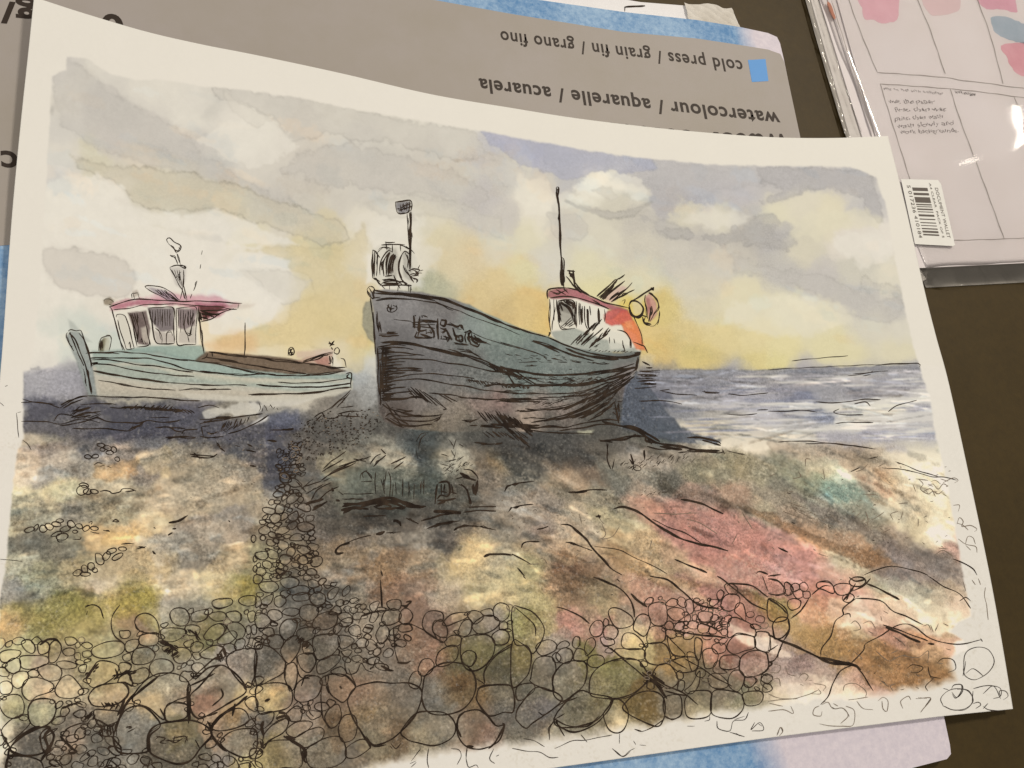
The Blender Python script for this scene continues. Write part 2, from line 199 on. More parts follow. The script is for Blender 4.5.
POLY = """# hex alpha feather noise edge : pts   (photo px)
e6ddcd .85 2 3 0 : 22,372 60,368 60,300 110,296 180,292 240,300 262,292 240,270 270,262 262,245 200,240 150,226 125,200 90,180 50,182 30,210
d0c5b7 .75 4 3 .12 : 40,250 52,245 100,254 125,258 138,275 136,292 112,298 90,296 60,288 44,272
cfd4c6 .6 7 5 0 : 36,322 60,308 85,307 102,325 102,345 92,352 84,340 78,330 68,345 68,362 58,365 60,345 45,335
dfd6c4 .4 3 3 0 : 352,218 380,200 410,210 420,225 402,240 420,262 420,285 372,290 352,270 356,250
e8e3d0 .4 3 7 0 : 578,192 590,180 615,176 640,182 655,190 640,196 610,200 590,205 560,215 545,205 552,196
aeaab2 .6 5 4 .06 : 640,160 700,165 768,167 855,168 878,178 884,200 860,198 848,188 800,192 760,185 720,192 690,200 660,196 640,185 615,176
a7a3a4 .55 3 4 .1 : 640,215 670,222 700,233 730,233 760,225 790,232 800,245 780,250 760,246 740,240 700,240 660,236
bcb4a8 .6 2 2 .12 : 572,202 590,206 615,212 640,210 655,207 640,216 610,218 590,212
d9cfc2 .6 3 2 0 : 835,232 880,226 888,250 860,256 838,258
e3dbcc .3 3 5 0 : 690,207 720,205 745,214 748,222 730,229 710,232 695,226
a29fa8 .6 2 3 .1 : 24,370 60,368 82,372 88,400 60,402 24,404
8b8a96 .5 1.5 1.5 .1 : 640,372 700,370 760,370 820,368 900,366 920,367 921,372 860,376 800,380 720,384 660,384 638,382
d9d2c6 .7 1 1 0 : 790,405 850,400 900,396 932,397 934,402 880,405 830,409 790,409
ded7ca .7 1 1 0 : 835,417 880,414 934,410 936,420 900,424 850,426 832,424
c9c2bb .5 1 2 0 : 640,396 700,404 770,402 800,405 740,410 700,408
e0d0b4 .8 2 3 0 : 680,425 720,430 780,438 800,441 768,450 745,450 712,442 690,436
505969 .85 1.5 2 .12 : 636,372 655,395 668,412 680,428 700,436 720,440 715,445 680,443 650,436 622,424 622,405 628,388
a9886a .35 2 3 .1 : 768,440 800,444 850,448 905,444 880,455 820,458 770,454
c1685c .3 10 5 0 : 640,500 700,505 760,520 820,555 860,600 840,610 780,570 700,560 660,530
a06c3c .6 2 2 .12 : 840,640 870,640 905,652 930,660 952,676 930,684 905,688 880,684 865,672 850,660 835,650
9a7038 .35 2 2 .1 : 600,548 630,552 660,570 700,585 690,590 660,585 630,570
a5682c .35 2 2 .1 : 740,590 770,600 790,620 780,625 760,612
cfa25c .5 3 3 .05 : 95,540 110,532 138,530 140,540 120,548 100,548
d2bc8c .4 2 3 0 : 140,514 160,510 172,520 170,534 155,536 145,528
8a7e30 .35 4 4 .08 : 15,605 50,595 80,590 110,598 100,630 70,640 30,640 20,620
a28c24 .4 4 4 .08 : 105,602 130,592 158,590 158,630 140,618 115,618
c4a870 .3 3 3 0 : 455,545 470,538 482,545 490,558 470,570 450,568 448,556
c8b07c .3 3 3 0 : 470,600 495,580 515,576 505,590 480,606
5f6274 .6 3 2 .1 : 268,416 285,411 298,415 300,422 285,428 268,426
8a8a7c .35 2 2 0 : 345,440 360,432 380,436 400,448 412,455 402,462 385,470 370,462 360,452
a89f8a .6 1 2 0 : 368,460 378,446 390,448 405,455 413,458 405,466 390,472 380,466
a39c88 .6 1 3 0 : 437,465 440,450 448,438 455,440 462,444 468,455 470,464 455,470 445,475
b5ae98 .7 .8 1 0 : 448,437 454,436 460,444 462,452 456,450
8c846a .4 2 2 0 : 325,462 345,450 362,454 350,468 330,478 320,476
5a6358 .35 3 2 0 : 345,470 400,465 440,475 440,500 350,498
b9c9ae .5 1.5 2 0 : 836,474 846,476 846,482 836,480
5d938a .35 5 3 0 : 822,480 850,485 862,492 845,499 822,494
e2dac8 .8 1 2 0 : 925,532 938,531 950,538 940,540
d2b08c .3 3 4 0 : 638,630 650,615 660,625 650,640 640,645
d3cfa0 .8 1 1 0 : 577,431 588,430 594,430 590,435 578,434
cdc6b6 .75 1.2 2.5 0 : 203,413 212,409 228,407 236,404 252,403 262,406 258,412 246,414 234,416 220,415 206,418
cfc6b4 .8 1.2 1 0 : 255,396 300,394 312,398 300,404 275,408 262,404
d0cbc4 .8 1 1 0 : 248,425 262,418 270,416 266,421 252,425
c9c2b0 .7 .6 .6 0 : 695,440 705,441 718,445 705,446 696,443
a4cbb0 .0 1 1 0 : 0,0 1,0 1,1
bfb8b0 .5 4 4 .08 : 67.5,57.5 82.5,67.5 100,82.5 130,102.5 165,120 192.5,140 197.5,150 220,165 250,182.5 280,197.5 320,215 280,210 235,192.5 200,180 150,165 100,150 55,120 52.5,80
ddd5c6 .55 3 4 0 : 80,55 130,75 200,85 215,100 200,125 165,117.5 130,100 95,75
c9bc9c .6 2.5 3 .22 : 70,155 100,162.5 145,167.5 190,172.5 240,186 280,201 340,220 352.5,240 320,246 280,231 240,216 215,207.5 190,212.5 150,209 132.5,202.5 122.5,186 95,175 75,167.5
e6dece .75 2.5 3 0 : 44,184 75,175 97.5,175 122.5,189 131,202.5 150,212.5 190,215 215,210 235,217.5 270,232.5 300,245 260,245 235,250 220,235 150,225 100,230 45,220
c4bcb0 .5 2.5 4 .14 : 212.5,89 250,91 300,96 380,115 450,126 477.5,131 495,160 450,159 400,146 350,137.5 320,134 290,145 272.5,117.5 250,106 220,100
e2dacb .65 1.5 4 0 : 197.5,141 220,125 250,116 272.5,120 300,146 280,161 250,167.5 220,156
d8cfbf .5 1.5 3 .08 : 225,92.5 250,107.5 272.5,120 260,127.5 240,120 227.5,107.5
bcb4ac .4 4 5 .1 : 300,150 350,145 400,155 450,170 490,190 480,210 430,200 380,190 320,185 280,170
d9c184 .55 3 3 .05 : 240,248.5 300,245 340,250 365,225 382.5,280 372.5,320 366,350 364,375 350,370 330,350 280,345 225,347.5 215,340 250,330 285,320 295,300 312.5,295 312.5,281 292.5,271 287.5,260 265,254
d8d0c0 .6 1.5 2 .12 : 244,270 280,269 311,280 300,300 280,305 265,290
e7dfd0 .75 1.5 2 0 : 220,272.5 250,278 282.5,301 272.5,320 235,335 210,334 200,300
e7dfd0 .7 1.5 2 0 : 235,252.5 265,254 289,261 285,267.5 250,270 225,272.5
e4dcca .5 4 4 0 : 370,220 400,200 425,210 420,240 415,270 420,285 380,295 365,270
c9c2b2 .45 3 3 .08 : 350,200 400,197.5 420,190 450,200 500,220 505,240 450,220 425,215 390,220
ebe4d2 .42 2 7 0 : 572,198 580,190 592,178 606,176 622,178 640,184 650,190 640,196 622,192 606,196 590,200 580,206
c8c0ae .55 2 3 .1 : 592,190 612,186 619.5,197.5 607,202.5
aba59c .55 1.5 2 .15 : 566,201 587,207.5 617,212.5 653,202 634.5,216 607,219 577,210
e3dbc9 .4 3 6 0 : 687,212.5 712,207.5 737,214 748,221 732,229 712,228 684.5,220
a39fa6 .6 2.5 4 .16 : 752,166 832,167.5 869.5,174 881,192.5 879.5,220 869.5,215 862,200 837,194 812,188 792,200 772,205 759.5,201 782,190 762,181
a29d9c .55 2 5 .12 : 657,231 687,230 722,233 752,221 772,215 786,221 777,235 792,252.5 762,241 727,243 692,239
ddd3ad .6 3 4 0 : 787,220 812,212.5 857,207.5 879.5,220 877,227.5 832,230 812,240 792,237.5
b5afab .55 4 5 .1 : 722,245 772,271 812,272.5 852,288.5 902,300 903,320 872,321 837,311 812,291 782,281 737,272.5
e5ddcf .6 3 5 0 : 834.5,233 872,230 893,240 894.5,264 862,266 838,252.5
e2d9b8 .6 4 5 0 : 732,302.5 792,294 832,300 857,320 812,337.5 762,332.5 722,320
bfb8a8 .4 2 3 .12 : 862,277.5 897,287.5 904.5,297.5 882,295 862,287.5
e6dcc2 .5 5 5 0 : 522,175 542,190 552,220 542,240 522,220
7d6e66 .5 2 3 .08 : 792,494 832,509 862,521.5 902,544 942,559 967,571.5 964.5,580 937,571.5 902,556.5 862,534 822,521.5
94643f .6 1.2 2 .12 : 727,501 772,513 812,534 847,546.5 882,556.5 881,567 862,566.5 832,552 792,534 752,515
5e574a .35 4 4 0 : 662,479 712,491.5 752,506.5 772,515 737,513 692,499 659.5,489
7b9484 .4 5 5 0 : 802,479 832,474 867,484 879.5,495 857,502 822,497
c8d4bc .45 1.2 2 0 : 832,477 848,475.5 851,482 837,483
b0746a .22 4 4 .08 : 657,514 687,511.5 722,519 762,529 792,544 822,569 832,584 792,576.5 752,564 722,554 682,536.5
c0a078 .5 3 3 .12 : 602,549 642,556.5 677,576.5 712,604 682,594 642,571.5 612,556.5
cfae78 .4 3 3 0 : 677,559 712,569 732,589 702,584
6f4a2e .4 4 5 .05 : 557,559 587,556.5 607,564 597,584 567,589 547,579
ddd0b2 .65 3 4 0 : 892,454 947,449 952,474 948,509 932,504 902,474
e2d6ba .7 2 3 0 : 832,599 872,594 907,604 942,619 962,634 937,636.5 892,624 842,629 827,614
b8b59c .5 3 4 .06 : 872,574 912,579 937,599 927,609 892,599
e4d8bc .7 2 3 0 : 922,534 952,533 958,543 934.5,540
98683c .5 1.3 2 .16 : 857,669 882,656.5 912,659 953,679 927,687 892,690 867,684
a8793f .5 2.5 3 .08 : 807,624 832,629 857,651.5 832,664 807,649 792,634
c98a58 .4 3 4 .05 : 812,594 852,599 842,624 812,629 797,609
d8c8b0 .5 3 4 0 : 772,679 812,674 852,689 832,704 792,709 762,699
ddcdbb .6 2 3 0 : 727,624 762,634 792,656.5 772,656.5 737,639
a98f88 .4 3 4 .06 : 732,654 792,664 812,684 772,684 732,674
e9e2d2 .85 2 3 0 : 952,644 974.5,636.5 982,664 977,684 959.5,671.5
c3b592 .55 3 4 .05 : 10,435 50,415 90,410 115,415 100,430 60,440 20,450
b9a47e .5 3 4 .05 : 170,435 225,400 240,390 265,430 260,500 200,515 150,530 140,500 165,465
6c675c .45 2.5 4 .08 : 160,450 190,425 235,385 250,395 220,430 190,465 165,470
c8ac78 .4 2.5 3 0 : 137.5,455 165,445 172.5,455 167.5,477.5 145,475
c08c50 .5 2.5 3 .08 : 95,465 137.5,460 137.5,472.5 110,482.5 90,477.5
6b675a .45 3 4 .1 : 7.5,492.5 40,495 55,515 30,535 10,525
b9ae9a .5 3 4 0 : 125,540 170,530 210,540 165,555 160,590 150,550
d6c9a6 .6 2 3 0 : 100,400 140,397.5 165,395 150,407.5 110,407.5
444458 .62 4 4 .08 : 24,398 60,402 95,402 150,404 200,404 204,414 250,420 300,428 280,440 200,442 120,440 60,436 24,430
45454c .45 4 4 0 : 190,430 260,440 290,450 280,480 262,470 240,455 190,448
3f3e3c .4 5 4 0 : 380,430 450,432 560,432 620,430 640,445 600,465 540,470 480,450 420,450
474842 .35 5 4 0 : 340,495 420,495 480,500 470,520 360,520
8a8a96 .8 1 1 .1 : 640,371 700,369.5 760,370 840,367 919,364 920,368 860,371 800,374 720,377 660,378 638,378
cdc6b6 .75 1.2 2.5 0 : 203,413 212,409 228,407 236,404 252,403 262,406 258,412 246,414 234,416 220,415 206,418
d0cbc4 .8 1 1 0 : 248,425 262,418 270,416 266,421 252,425
5a5f78 .6 2 2 .1 : 268,415 285,410 299,415 300,422 286,428 268,426
a07850 .35 4 6 .05 : 360,560 400,548 440,556 430,575 390,585 350,580
b08a5a .3 4 6 .05 : 280,545 340,540 380,548 350,566 300,570
c9a878 .35 4 6 0 : 500,545 560,535 620,545 600,560 540,562
8c6248 .3 5 6 .05 : 380,575 440,575 430,600 400,610 372,600
9a9fc6 .65 1.5 3 .1 : 481,131 512,137 560,145 610,153 650,159 655,168 630,172 600,168 585,176 562,180 540,168 520,166 505,152 488,146
9fa3bf .4 2 4 .06 : 540,145 600,153 640,160 630,168 590,166 560,172 545,160
c6c2c0 .4 2 4 .08 : 484,150 510,158 530,172 520,190 500,182 482,168
e5ddca .6 2 4 0 : 520,176 550,182 556,200 545,215 526,214 512,196
bcb6ae .4 1.5 3 .1 : 548,214 575,212 590,226 580,240 556,236
45485a .35 5 4 0 : 180,420 260,430 300,440 290,480 260,470 220,450
c07a68 .25 4 5 .05 : 820,560 870,590 900,620 880,640 840,620 800,590
b86a50 .25 3 4 .08 : 850,575 900,600 940,640 920,650 880,625
# left boat
c0b8a2 .95 1 .6 0 : 94,353 125,350 200,357 255,370 345,373 353,380 352,389 335,396 300,400 250,401 180,398 96,396 92,370
90a89d .85 2 .6 .1 : 92,351 128,349 160,352 200,361 260,371 352,374 354,380 300,379 240,377 180,370 130,362 94,366
9ba899 .8 2 .6 0 : 95,364 140,366 190,374 250,382 350,382 352,387 300,392 240,386 150,382 98,374
bfae94 .5 2 .6 0 : 98,380 160,388 230,390 300,394 330,396 300,399 200,398 100,394
a8a08c .4 1.5 2.5 0 : 100,388 160,392 230,395 290,398 330,392 300,400 200,402 98,398
d8cfba .5 1.2 1.5 0 : 180,392 230,396 300,396 340,392 310,400 240,402 190,400
8d9690 .9 1 .5 .12 : 66,337 70,331 79,332 84,340 92,362 97,396 89,397 84,385 76,360
9fa69c .6 1.5 .5 0 : 68,319 74,323 84,336 92,342 86,342 78,334 70,330
8aa497 .9 1.5 .8 .08 : 122,350 135,346 150,344 203,346 206,356 192,361 160,353
6d5744 .92 .8 .6 .1 : 196,360 206,352 240,354 280,357 330,366 346,371 322,374 290,374 250,370
c09078 .7 1 .6 .08 : 295,361 312,356 330,352 333,355 330,366 300,362
b06858 .6 1 .5 0 : 312,360 328,356 330,365 318,364
e2d9c6 .8 1 .5 0 : 112,310 127,309 150,306 198,308 199,345 150,346 124,350
d0c8b4 .8 1 .5 0 : 117,315 125,314 134,346 125,348
5f4b47 .85 .8 .6 0 : 128,313 146,311 150,328 148,345 138,344 133,328
c9bca8 .7 .8 .6 0 : 141,328 147,326 149,342 143,343
67595c .8 1 .8 0 : 148,308 174,308 175,330 160,332 152,322
b3a699 .8 1 .8 0 : 153,330 174,334 175,343 157,343
735e60 .8 1 .8 0 : 177,308 197,309 195,325 185,330 178,328
b9ad9e .8 1 .8 0 : 179,332 195,326 196,343 178,343
cf848e .85 1.4 2 .08 : 110,311 109,304 125,300 140,298 170,298 205,301 225,303 240,304 236,307 222,314 203,322 201,312 196,308 160,304 135,306 114,311
dc98a6 .6 2.5 2 0 : 140,298 160,290 185,295 215,296 228,302 200,301 170,299
dd8fa0 .55 1.5 2 .05 : 140,300 165,292 190,296 225,299 236,303 215,304 180,301 150,302
b5566c .5 1 1 0 : 112,306 140,300 160,300 158,303 135,305 114,309
a04a62 .5 1 1 0 : 195,303 225,304 236,306 215,309 198,307
c4bfa4 .45 1.5 1.5 0 : 150,364 200,372 260,380 320,380 300,384 240,384 180,378
d6dccf .5 1 1 0 : 280,385 330,384 350,382 350,385 320,389 285,389
c9a090 .5 1.5 1.5 0 : 296,352 318,350 334,349 334,354 314,357 298,358
5b2b28 .85 .8 .6 0 : 199,306 226,306 215,314 203,321
c9b6a4 .5 2 1 0 : 226,305 255,304 250,308 232,309
7e6f80 .6 1 .6 0 : 147,287 165,290 180,300 170,302 155,294
a99f98 .5 1.5 .8 0 : 170,268 186,266 186,280 182,290 176,285
8c7a60 .85 .8 .6 .1 : 103,300 110,297 114,300 112,306 104,305
a08c78 .6 1 .6 0 : 132,292 137,289 140,295 133,298
5c5234 .8 1 .6 0 : 99,343 104,337 107,338 104,352 99,352
b3aa8e .6 1 .6 0 : 104,338 110,336 110,350 104,352
e6ab6c .5 6 3 0 : 206,345 240,330 256,335 256,352 215,352
# big boat below field
8a8872 .8 1 .8 .12 : 366,302 372,300 375,320 376,345 368,338 362,325 363,310
d0c9b6 .7 1.5 1 0 : 372,250 384,244 412,247 418,262 418,280 408,286 385,284 372,276
8e887a .5 2 1 0 : 386,252 396,248 400,262 396,278 386,278
8a867a .5 1.5 1 0 : 402,252 410,252 412,270 410,280 404,276
e6ddcc .8 1.5 1 0 : 368,255 372,255 372,282 366,284
77737a .85 .8 .5 .1 : 396,203 409,201 411,206 408,212 400,214 396,209
c9bfb0 .7 1.5 1 0 : 410,206 414,215 416,220 411,222"""
POLY2 = """# superstructure, after hull
e3dccb .92 1 .5 0 : 549,298 575,298 605,306 612,318 636,335 640,351 600,352 566,346 551,336
8b958a .85 1.5 1 .08 : 551,332 575,328 600,338 636,348 638,352 600,353 560,344
dcd6c6 .7 1.5 1 0 : 578,305 600,312 600,325 585,332 577,328
d6d2bf .7 1 1 0 : 606,330 628,334 634,348 610,350
4a463f .6 .8 .6 0 : 557,302 573,302 575,322 558,322
a9a595 .7 .8 .6 0 : 561,312 570,314 574,326 560,327
b25e68 .9 1 .6 .12 : 547,296 549,291 558,288 578,289 590,297 608,303 628,310 622,313 604,307 590,303 575,298 552,299
de5548 .9 1 1 .1 : 605,318 608,312 616,309 628,311 632,318 634,325 622,324 612,326 606,323
f2703a .85 1 1 .08 : 622,324 634,320 640,330 643,342 647,351 636,349 630,338 624,331
f59a5c .6 1 1 0 : 625,322 632,320 633,328 627,327
d0857c .8 .8 .6 .1 : 645,296 650,292 656,303 657,314 650,322 647,312
a55b5c .6 .8 .4 0 : 646,298 649,297 652,308 648,314
cfc4b8 .4 2 1 0 : 632,302 642,300 643,314 634,315
c98c90 .6 1.5 1 0 : 600,298 622,285 628,288 612,303
d8c8a0 .3 2 2 0 : 640,352 655,356 650,368 640,366
d2655e .7 .8 .6 .1 : 604,315 612,309 622,309 616,316 608,320"""
def pts_of(s): return np.array([[float(k) for k in t.split(',')] for t in s.split()])
def field(txt, sig, soft=0.25, ang=0.0, st_=1.0):
    P_, C_ = [], []
    for t in txt.split():
        a = t.split(',')
        P_.append((float(a[0]), float(a[1]))); C_.append(hexs(a[2]))
    P_ = np.array(P_); C_ = np.array(C_)
    st = 4
    gy, gx = np.mgrid[0:CH+st:st, 0:CW+st:st]
    q = np.stack([gx.ravel()+X0, gy.ravel()+Y0], 1)
    out = np.zeros((len(q), 3))
    for i in range(0, len(q), 8000):
        dd = q[i:i+8000, None, :]-P_[None]
        if st_ != 1.0:                          # brush direction: colours reach further along ang
            c_, s__ = math.cos(ang), math.sin(ang)
            dd = np.stack([(dd[..., 0]*c_+dd[..., 1]*s__)/st_, (-dd[..., 0]*s__+dd[..., 1]*c_)*st_**0.5], -1)
        d2 = (dd**2).sum(2)
        m_ = d2.min(1, keepdims=True)
        s2 = sig*sig + soft*m_
        w_ = np.exp(-(d2-m_)/(2*s2))
        out[i:i+8000] = (w_ @ C_)/w_.sum(1, keepdims=True)
    return out.reshape(gy.shape+(3,)), st
yy, xx = np.mgrid[0:CH, 0:CW].astype(float)
WX = fbm(CH, CW, 34, 5, 0.6); WY = fbm(CH, CW, 34, 5, 0.6)
JX = fbm(CH, CW, 5, 3); JY = fbm(CH, CW, 5, 3)
f1, st = field(WASH, 6.5)
f0, st = field(WASH, 2.2, 0.03)                # crisper pools that dried with an edge
PYx = xx+X0; PYy = yy+Y0
beach = np.clip((PYy-415-0.03*PYx)/30, 0, 1)
amp = 9+5*beach
canvas = bil(f1, (yy+WY*amp+JY*2)/st, (xx+WX*amp+JX*2)/st)
HX = fbm(CH, CW, 15, 4, 0.65); HY = fbm(CH, CW, 15, 4, 0.65)
crisp = bil(f0, (yy+WX*(amp+4)+HY*9+JY*2.5)/st, (xx-WY*(amp+4)+HX*9+JX*2.5)/st)
kk_ = np.clip(0.42+0.9*fbm(CH, CW, 60, 3), 0.08, 0.8)[..., None]*(0.75+0.25*beach[..., None])
canvas = canvas*(1-kk_)+crisp*kk_
fr_, st = field(WASH, 3.5, 0.05, math.radians(27), 1.9)
fl_, st = field(WASH, 3.5, 0.05, math.radians(-7), 1.5)
wr = np.clip((PYx-490-0.4*(PYy-450))/70, 0, 1)*np.clip((PYy-440)/15, 0, 1)*np.clip((640-PYy+0.25*(PYx-700))/60, 0, 1)
wl = np.clip((330-PYx)/80, 0, 1)*np.clip((PYy-395)/20, 0, 1)*np.clip((625-PYy)/50, 0, 1)
ws = np.clip((PYx-630)/40, 0, 1)*np.clip((PYy-372)/6, 0, 1)*np.clip((446-PYy)/8, 0, 1)
fs_, st = field(WASH, 2.5, 0.05, 0.02, 2.4)
qy, qx = (yy+WY*7+HY*6+JY*2)/st, (xx+WX*7+HX*6+JX*2)/st
for f_, w_ in ((fr_, wr*0.75), (fl_, wl*0.7)):
    canvas = canvas*(1-w_[..., None])+bil(f_, qy, qx)*w_[..., None]
canvas = canvas*(1-ws[..., None]*0.8)+bil(fs_, (yy+HY*3+JY)/st, (xx+WX*10+HX*8)/st)*ws[..., None]*0.8
def sdist(poly, gx, gy):
    n = len(poly); d = np.full(gx.shape, 1e9); ins = np.zeros(gx.shape, bool)
    for i in range(n):
        x1, y1 = poly[i]; x2, y2 = poly[(i+1) % n]
        dx, dy = x2-x1, y2-y1; l2 = dx*dx+dy*dy+1e-9
        t = np.clip(((gx-x1)*dx+(gy-y1)*dy)/l2, 0, 1)
        d = np.minimum(d, (gx-x1-t*dx)**2+(gy-y1-t*dy)**2)
        c = (y1 > gy) != (y2 > gy)
        with np.errstate(divide='ignore', invalid='ignore'):
            xi = (x2-x1)*(gy-y1)/(y2-y1+1e-12)+x1
        ins ^= c & (gx < xi)
    d = np.sqrt(d)
    return np.where(ins, d, -d)
SAT = 0.72
NB = fbm(CH, CW, 12, 4, 0.6)
def box(poly, pad):
    a = np.floor(poly.min(0)-pad).astype(int)-np.array([X0, Y0]); b_ = np.ceil(poly.max(0)+pad).astype(int)-np.array([X0, Y0])
    return slice(max(a[1], 0), min(b_[1], CH)), slice(max(a[0], 0), min(b_[0], CW))
def wash(col, alpha, feather, noise, edge, poly, mult=False):
    ys, xs = box(poly, feather*2+noise+3)
    gx = xx[ys, xs]+X0; gy = yy[ys, xs]+Y0
    if gx.size == 0: return
    s = sdist(poly, gx, gy) + NB[ys, xs]*noise*1.6
    a = np.clip(s/(2*feather)+0.5, 0, 1); a = a*a*(3-2*a)*alpha
    c = canvas[ys, xs]
    if mult: canvas[ys, xs] = c*(1-a[..., None]+a[..., None]*col)
    else: canvas[ys, xs] = c*(1-a[..., None])+col*a[..., None]
    if edge:
        e = np.exp(-((s-feather*0.4)/(0.75+feather*0.12))**2)*edge*(0.55+0.9*np.clip(NB[ys, xs]+0.3, 0, 1))
        canvas[ys, xs] *= (1-e*0.8)[..., None]
def run(txt):
    for l in txt.strip().split('\n'):
        if l.startswith('#'): continue
        h, p = l.split(':'); a = h.split()
        wash(hexs(a[0]), float(a[1]), float(a[2]), float(a[3]), float(a[4]), pts_of(p))
for l in POLY.split('# left boat')[0].strip().split('\n'):
    if l.startswith('#'): continue
    h, p = l.split(':'); a = h.split(); pp = pts_of(p)
    wash(hexs(a[0]), float(a[1]), float(a[2]), float(a[3])*1.25, float(a[4])*(0.7 if pp[:, 1].max() < 370 else 1), pp)
# soft tidal streaks and blotches of granulating pigment on the beach
def dab(x, y, ln, wd, an, k, tint=(1, 1, 1)):
    R_ = ln+3; ys = slice(int(max(y-Y0-R_, 0)), int(min(y-Y0+R_, CH))); xs = slice(int(max(x-X0-R_, 0)), int(min(x-X0+R_, CW)))
    if ys.stop <= ys.start or xs.stop <= xs.start: return
    dx = xx[ys, xs]+X0-x; dy = yy[ys, xs]+Y0-y; c_, s__ = math.cos(an), math.sin(an)
    a = (dx*c_+dy*s__)/ln; b2 = (-dx*s__+dy*c_)/wd
    v = 1-np.sqrt(a*a+b2*b2)+0.9*NB[ys, xs]+0.5*JX[ys, xs]
    m_ = np.clip(v*2.2, 0, 1)[..., None]
    canvas[ys, xs] *= 1+m_*(np.array(tint)*k-1)
def dabs(n, poly, ang, l0, l1, w0, w1, lo=0.84, hi=1.14):
    poly = np.array(poly, float); a, b_ = poly.min(0), poly.max(0)
    for _ in range(n):
        x, y = random.uniform(a[0], b_[0]), random.uniform(a[1], b_[1])
        if inside(poly, x, y) < 0: continue
        h = random.uniform(-0.035, 0.035)
        dab(x, y, random.uniform(l0, l1), random.uniform(w0, w1), math.radians(ang+random.gauss(0, 9)), random.uniform(lo, hi), (1+h, 1, 1-h))
def inside(poly, x, y):
    return sdist(np.array(poly, float), np.array([[x]]), np.array([[y]]))[0, 0]
g1 = fbm(CH, CW, 26, 4, 0.6); g2 = fbm(CH, CW, 7, 3, 0.65)
strk = bil(fbm(CH, CW, 16, 4, 0.6), (yy-0.30*xx)*0.55 % (CH-2), (xx+0.2*yy)*0.22 % (CW-2))
lum = 1 + beach*(0.06*g1+0.10*g2+0.07*strk*np.clip((PYx-450)/200, 0, 1)) + (1-beach)*(0.012*g1+0.018*g2)
canvas = canvas*lum[..., None]
hs = 0.05*fbm(CH, CW, 18, 4, 0.6)*beach
canvas[..., 0] *= 1+hs; canvas[..., 2] *= 1-hs
dabs(620, [(500, 450), (960, 450), (970, 660), (900, 690), (800, 600), (560, 600), (480, 520)], 26, 6, 26, 1.5, 5)
dabs(450, [(5, 440), (300, 430), (300, 590), (0, 600)], -8, 5, 20, 1.5, 5)
dabs(350, [(280, 440), (540, 440), (560, 600), (280, 600)], 4, 5, 18, 1.5, 5, 0.82, 1.12)
dabs(500, [(0, 590), (620, 590), (740, 720), (500, 745), (0, 830)], -15, 4, 14, 2, 7, 0.86, 1.13)
dabs(260, [(640, 374), (925, 368), (936, 440), (720, 440)], 0, 8, 46, 0.7, 1.8, 0.80, 1.26)
dabs(260, [(60, 70), (480, 135), (870, 170), (920, 360), (650, 365), (60, 350)], 20, 8, 34, 3, 12, 0.975, 1.02)
for _ in range(85):                             # dry horizontal brush lines on the sea
    x = random.uniform(650, 925); y = random.uniform(376, 440); l_ = random.uniform(18, 80); h_ = random.uniform(0.5, 1.4); s0 = -0.02*l_
    pale = random.random() < 0.45+0.4*(x > 740)
    if x+l_ > 934: l_ = 934-x
    wash(hexs(random.choice(['ded7cb', 'd3cfcb', 'e2dccb'])) if pale else hexs(random.choice(['878ba6', '7b7f98', '9698ae', '8c8694'])), random.uniform(0.45, 0.8), 0.6, 0.5, 0,
         np.array([(x, y), (x+l_*0.5, y-h_+s0/2), (x+l_, y+s0), (x+l_*0.6, y+h_*0.8+s0/2), (x+l_*0.2, y+h_*0.7)]))
run(POLY.split('# left boat')[1].split('# big boat')[0])
run(POLY.split('# big boat below field')[1])
# hull of the large boat
lines = HULL.strip().split('\n'); hp = pts_of(lines[0][5:]); f2, st = field('\n'.join(lines[1:]), 7)
hull = bil(f2, (yy+WY*4+JY)/st, (xx+WX*6+JX)/st)*(1+0.05*g2)[..., None]
s_ = sdist(hp, PYx[300:480, 420:730], PYy[300:480, 420:730]) + NB[300:480, 420:730]*0.8
a_ = np.clip(s_/1.6+0.5, 0, 1)[..., None]
canvas[300:480, 420:730] = canvas[300:480, 420:730]*(1-a_)+hull[300:480, 420:730]*a_
run(POLY2)

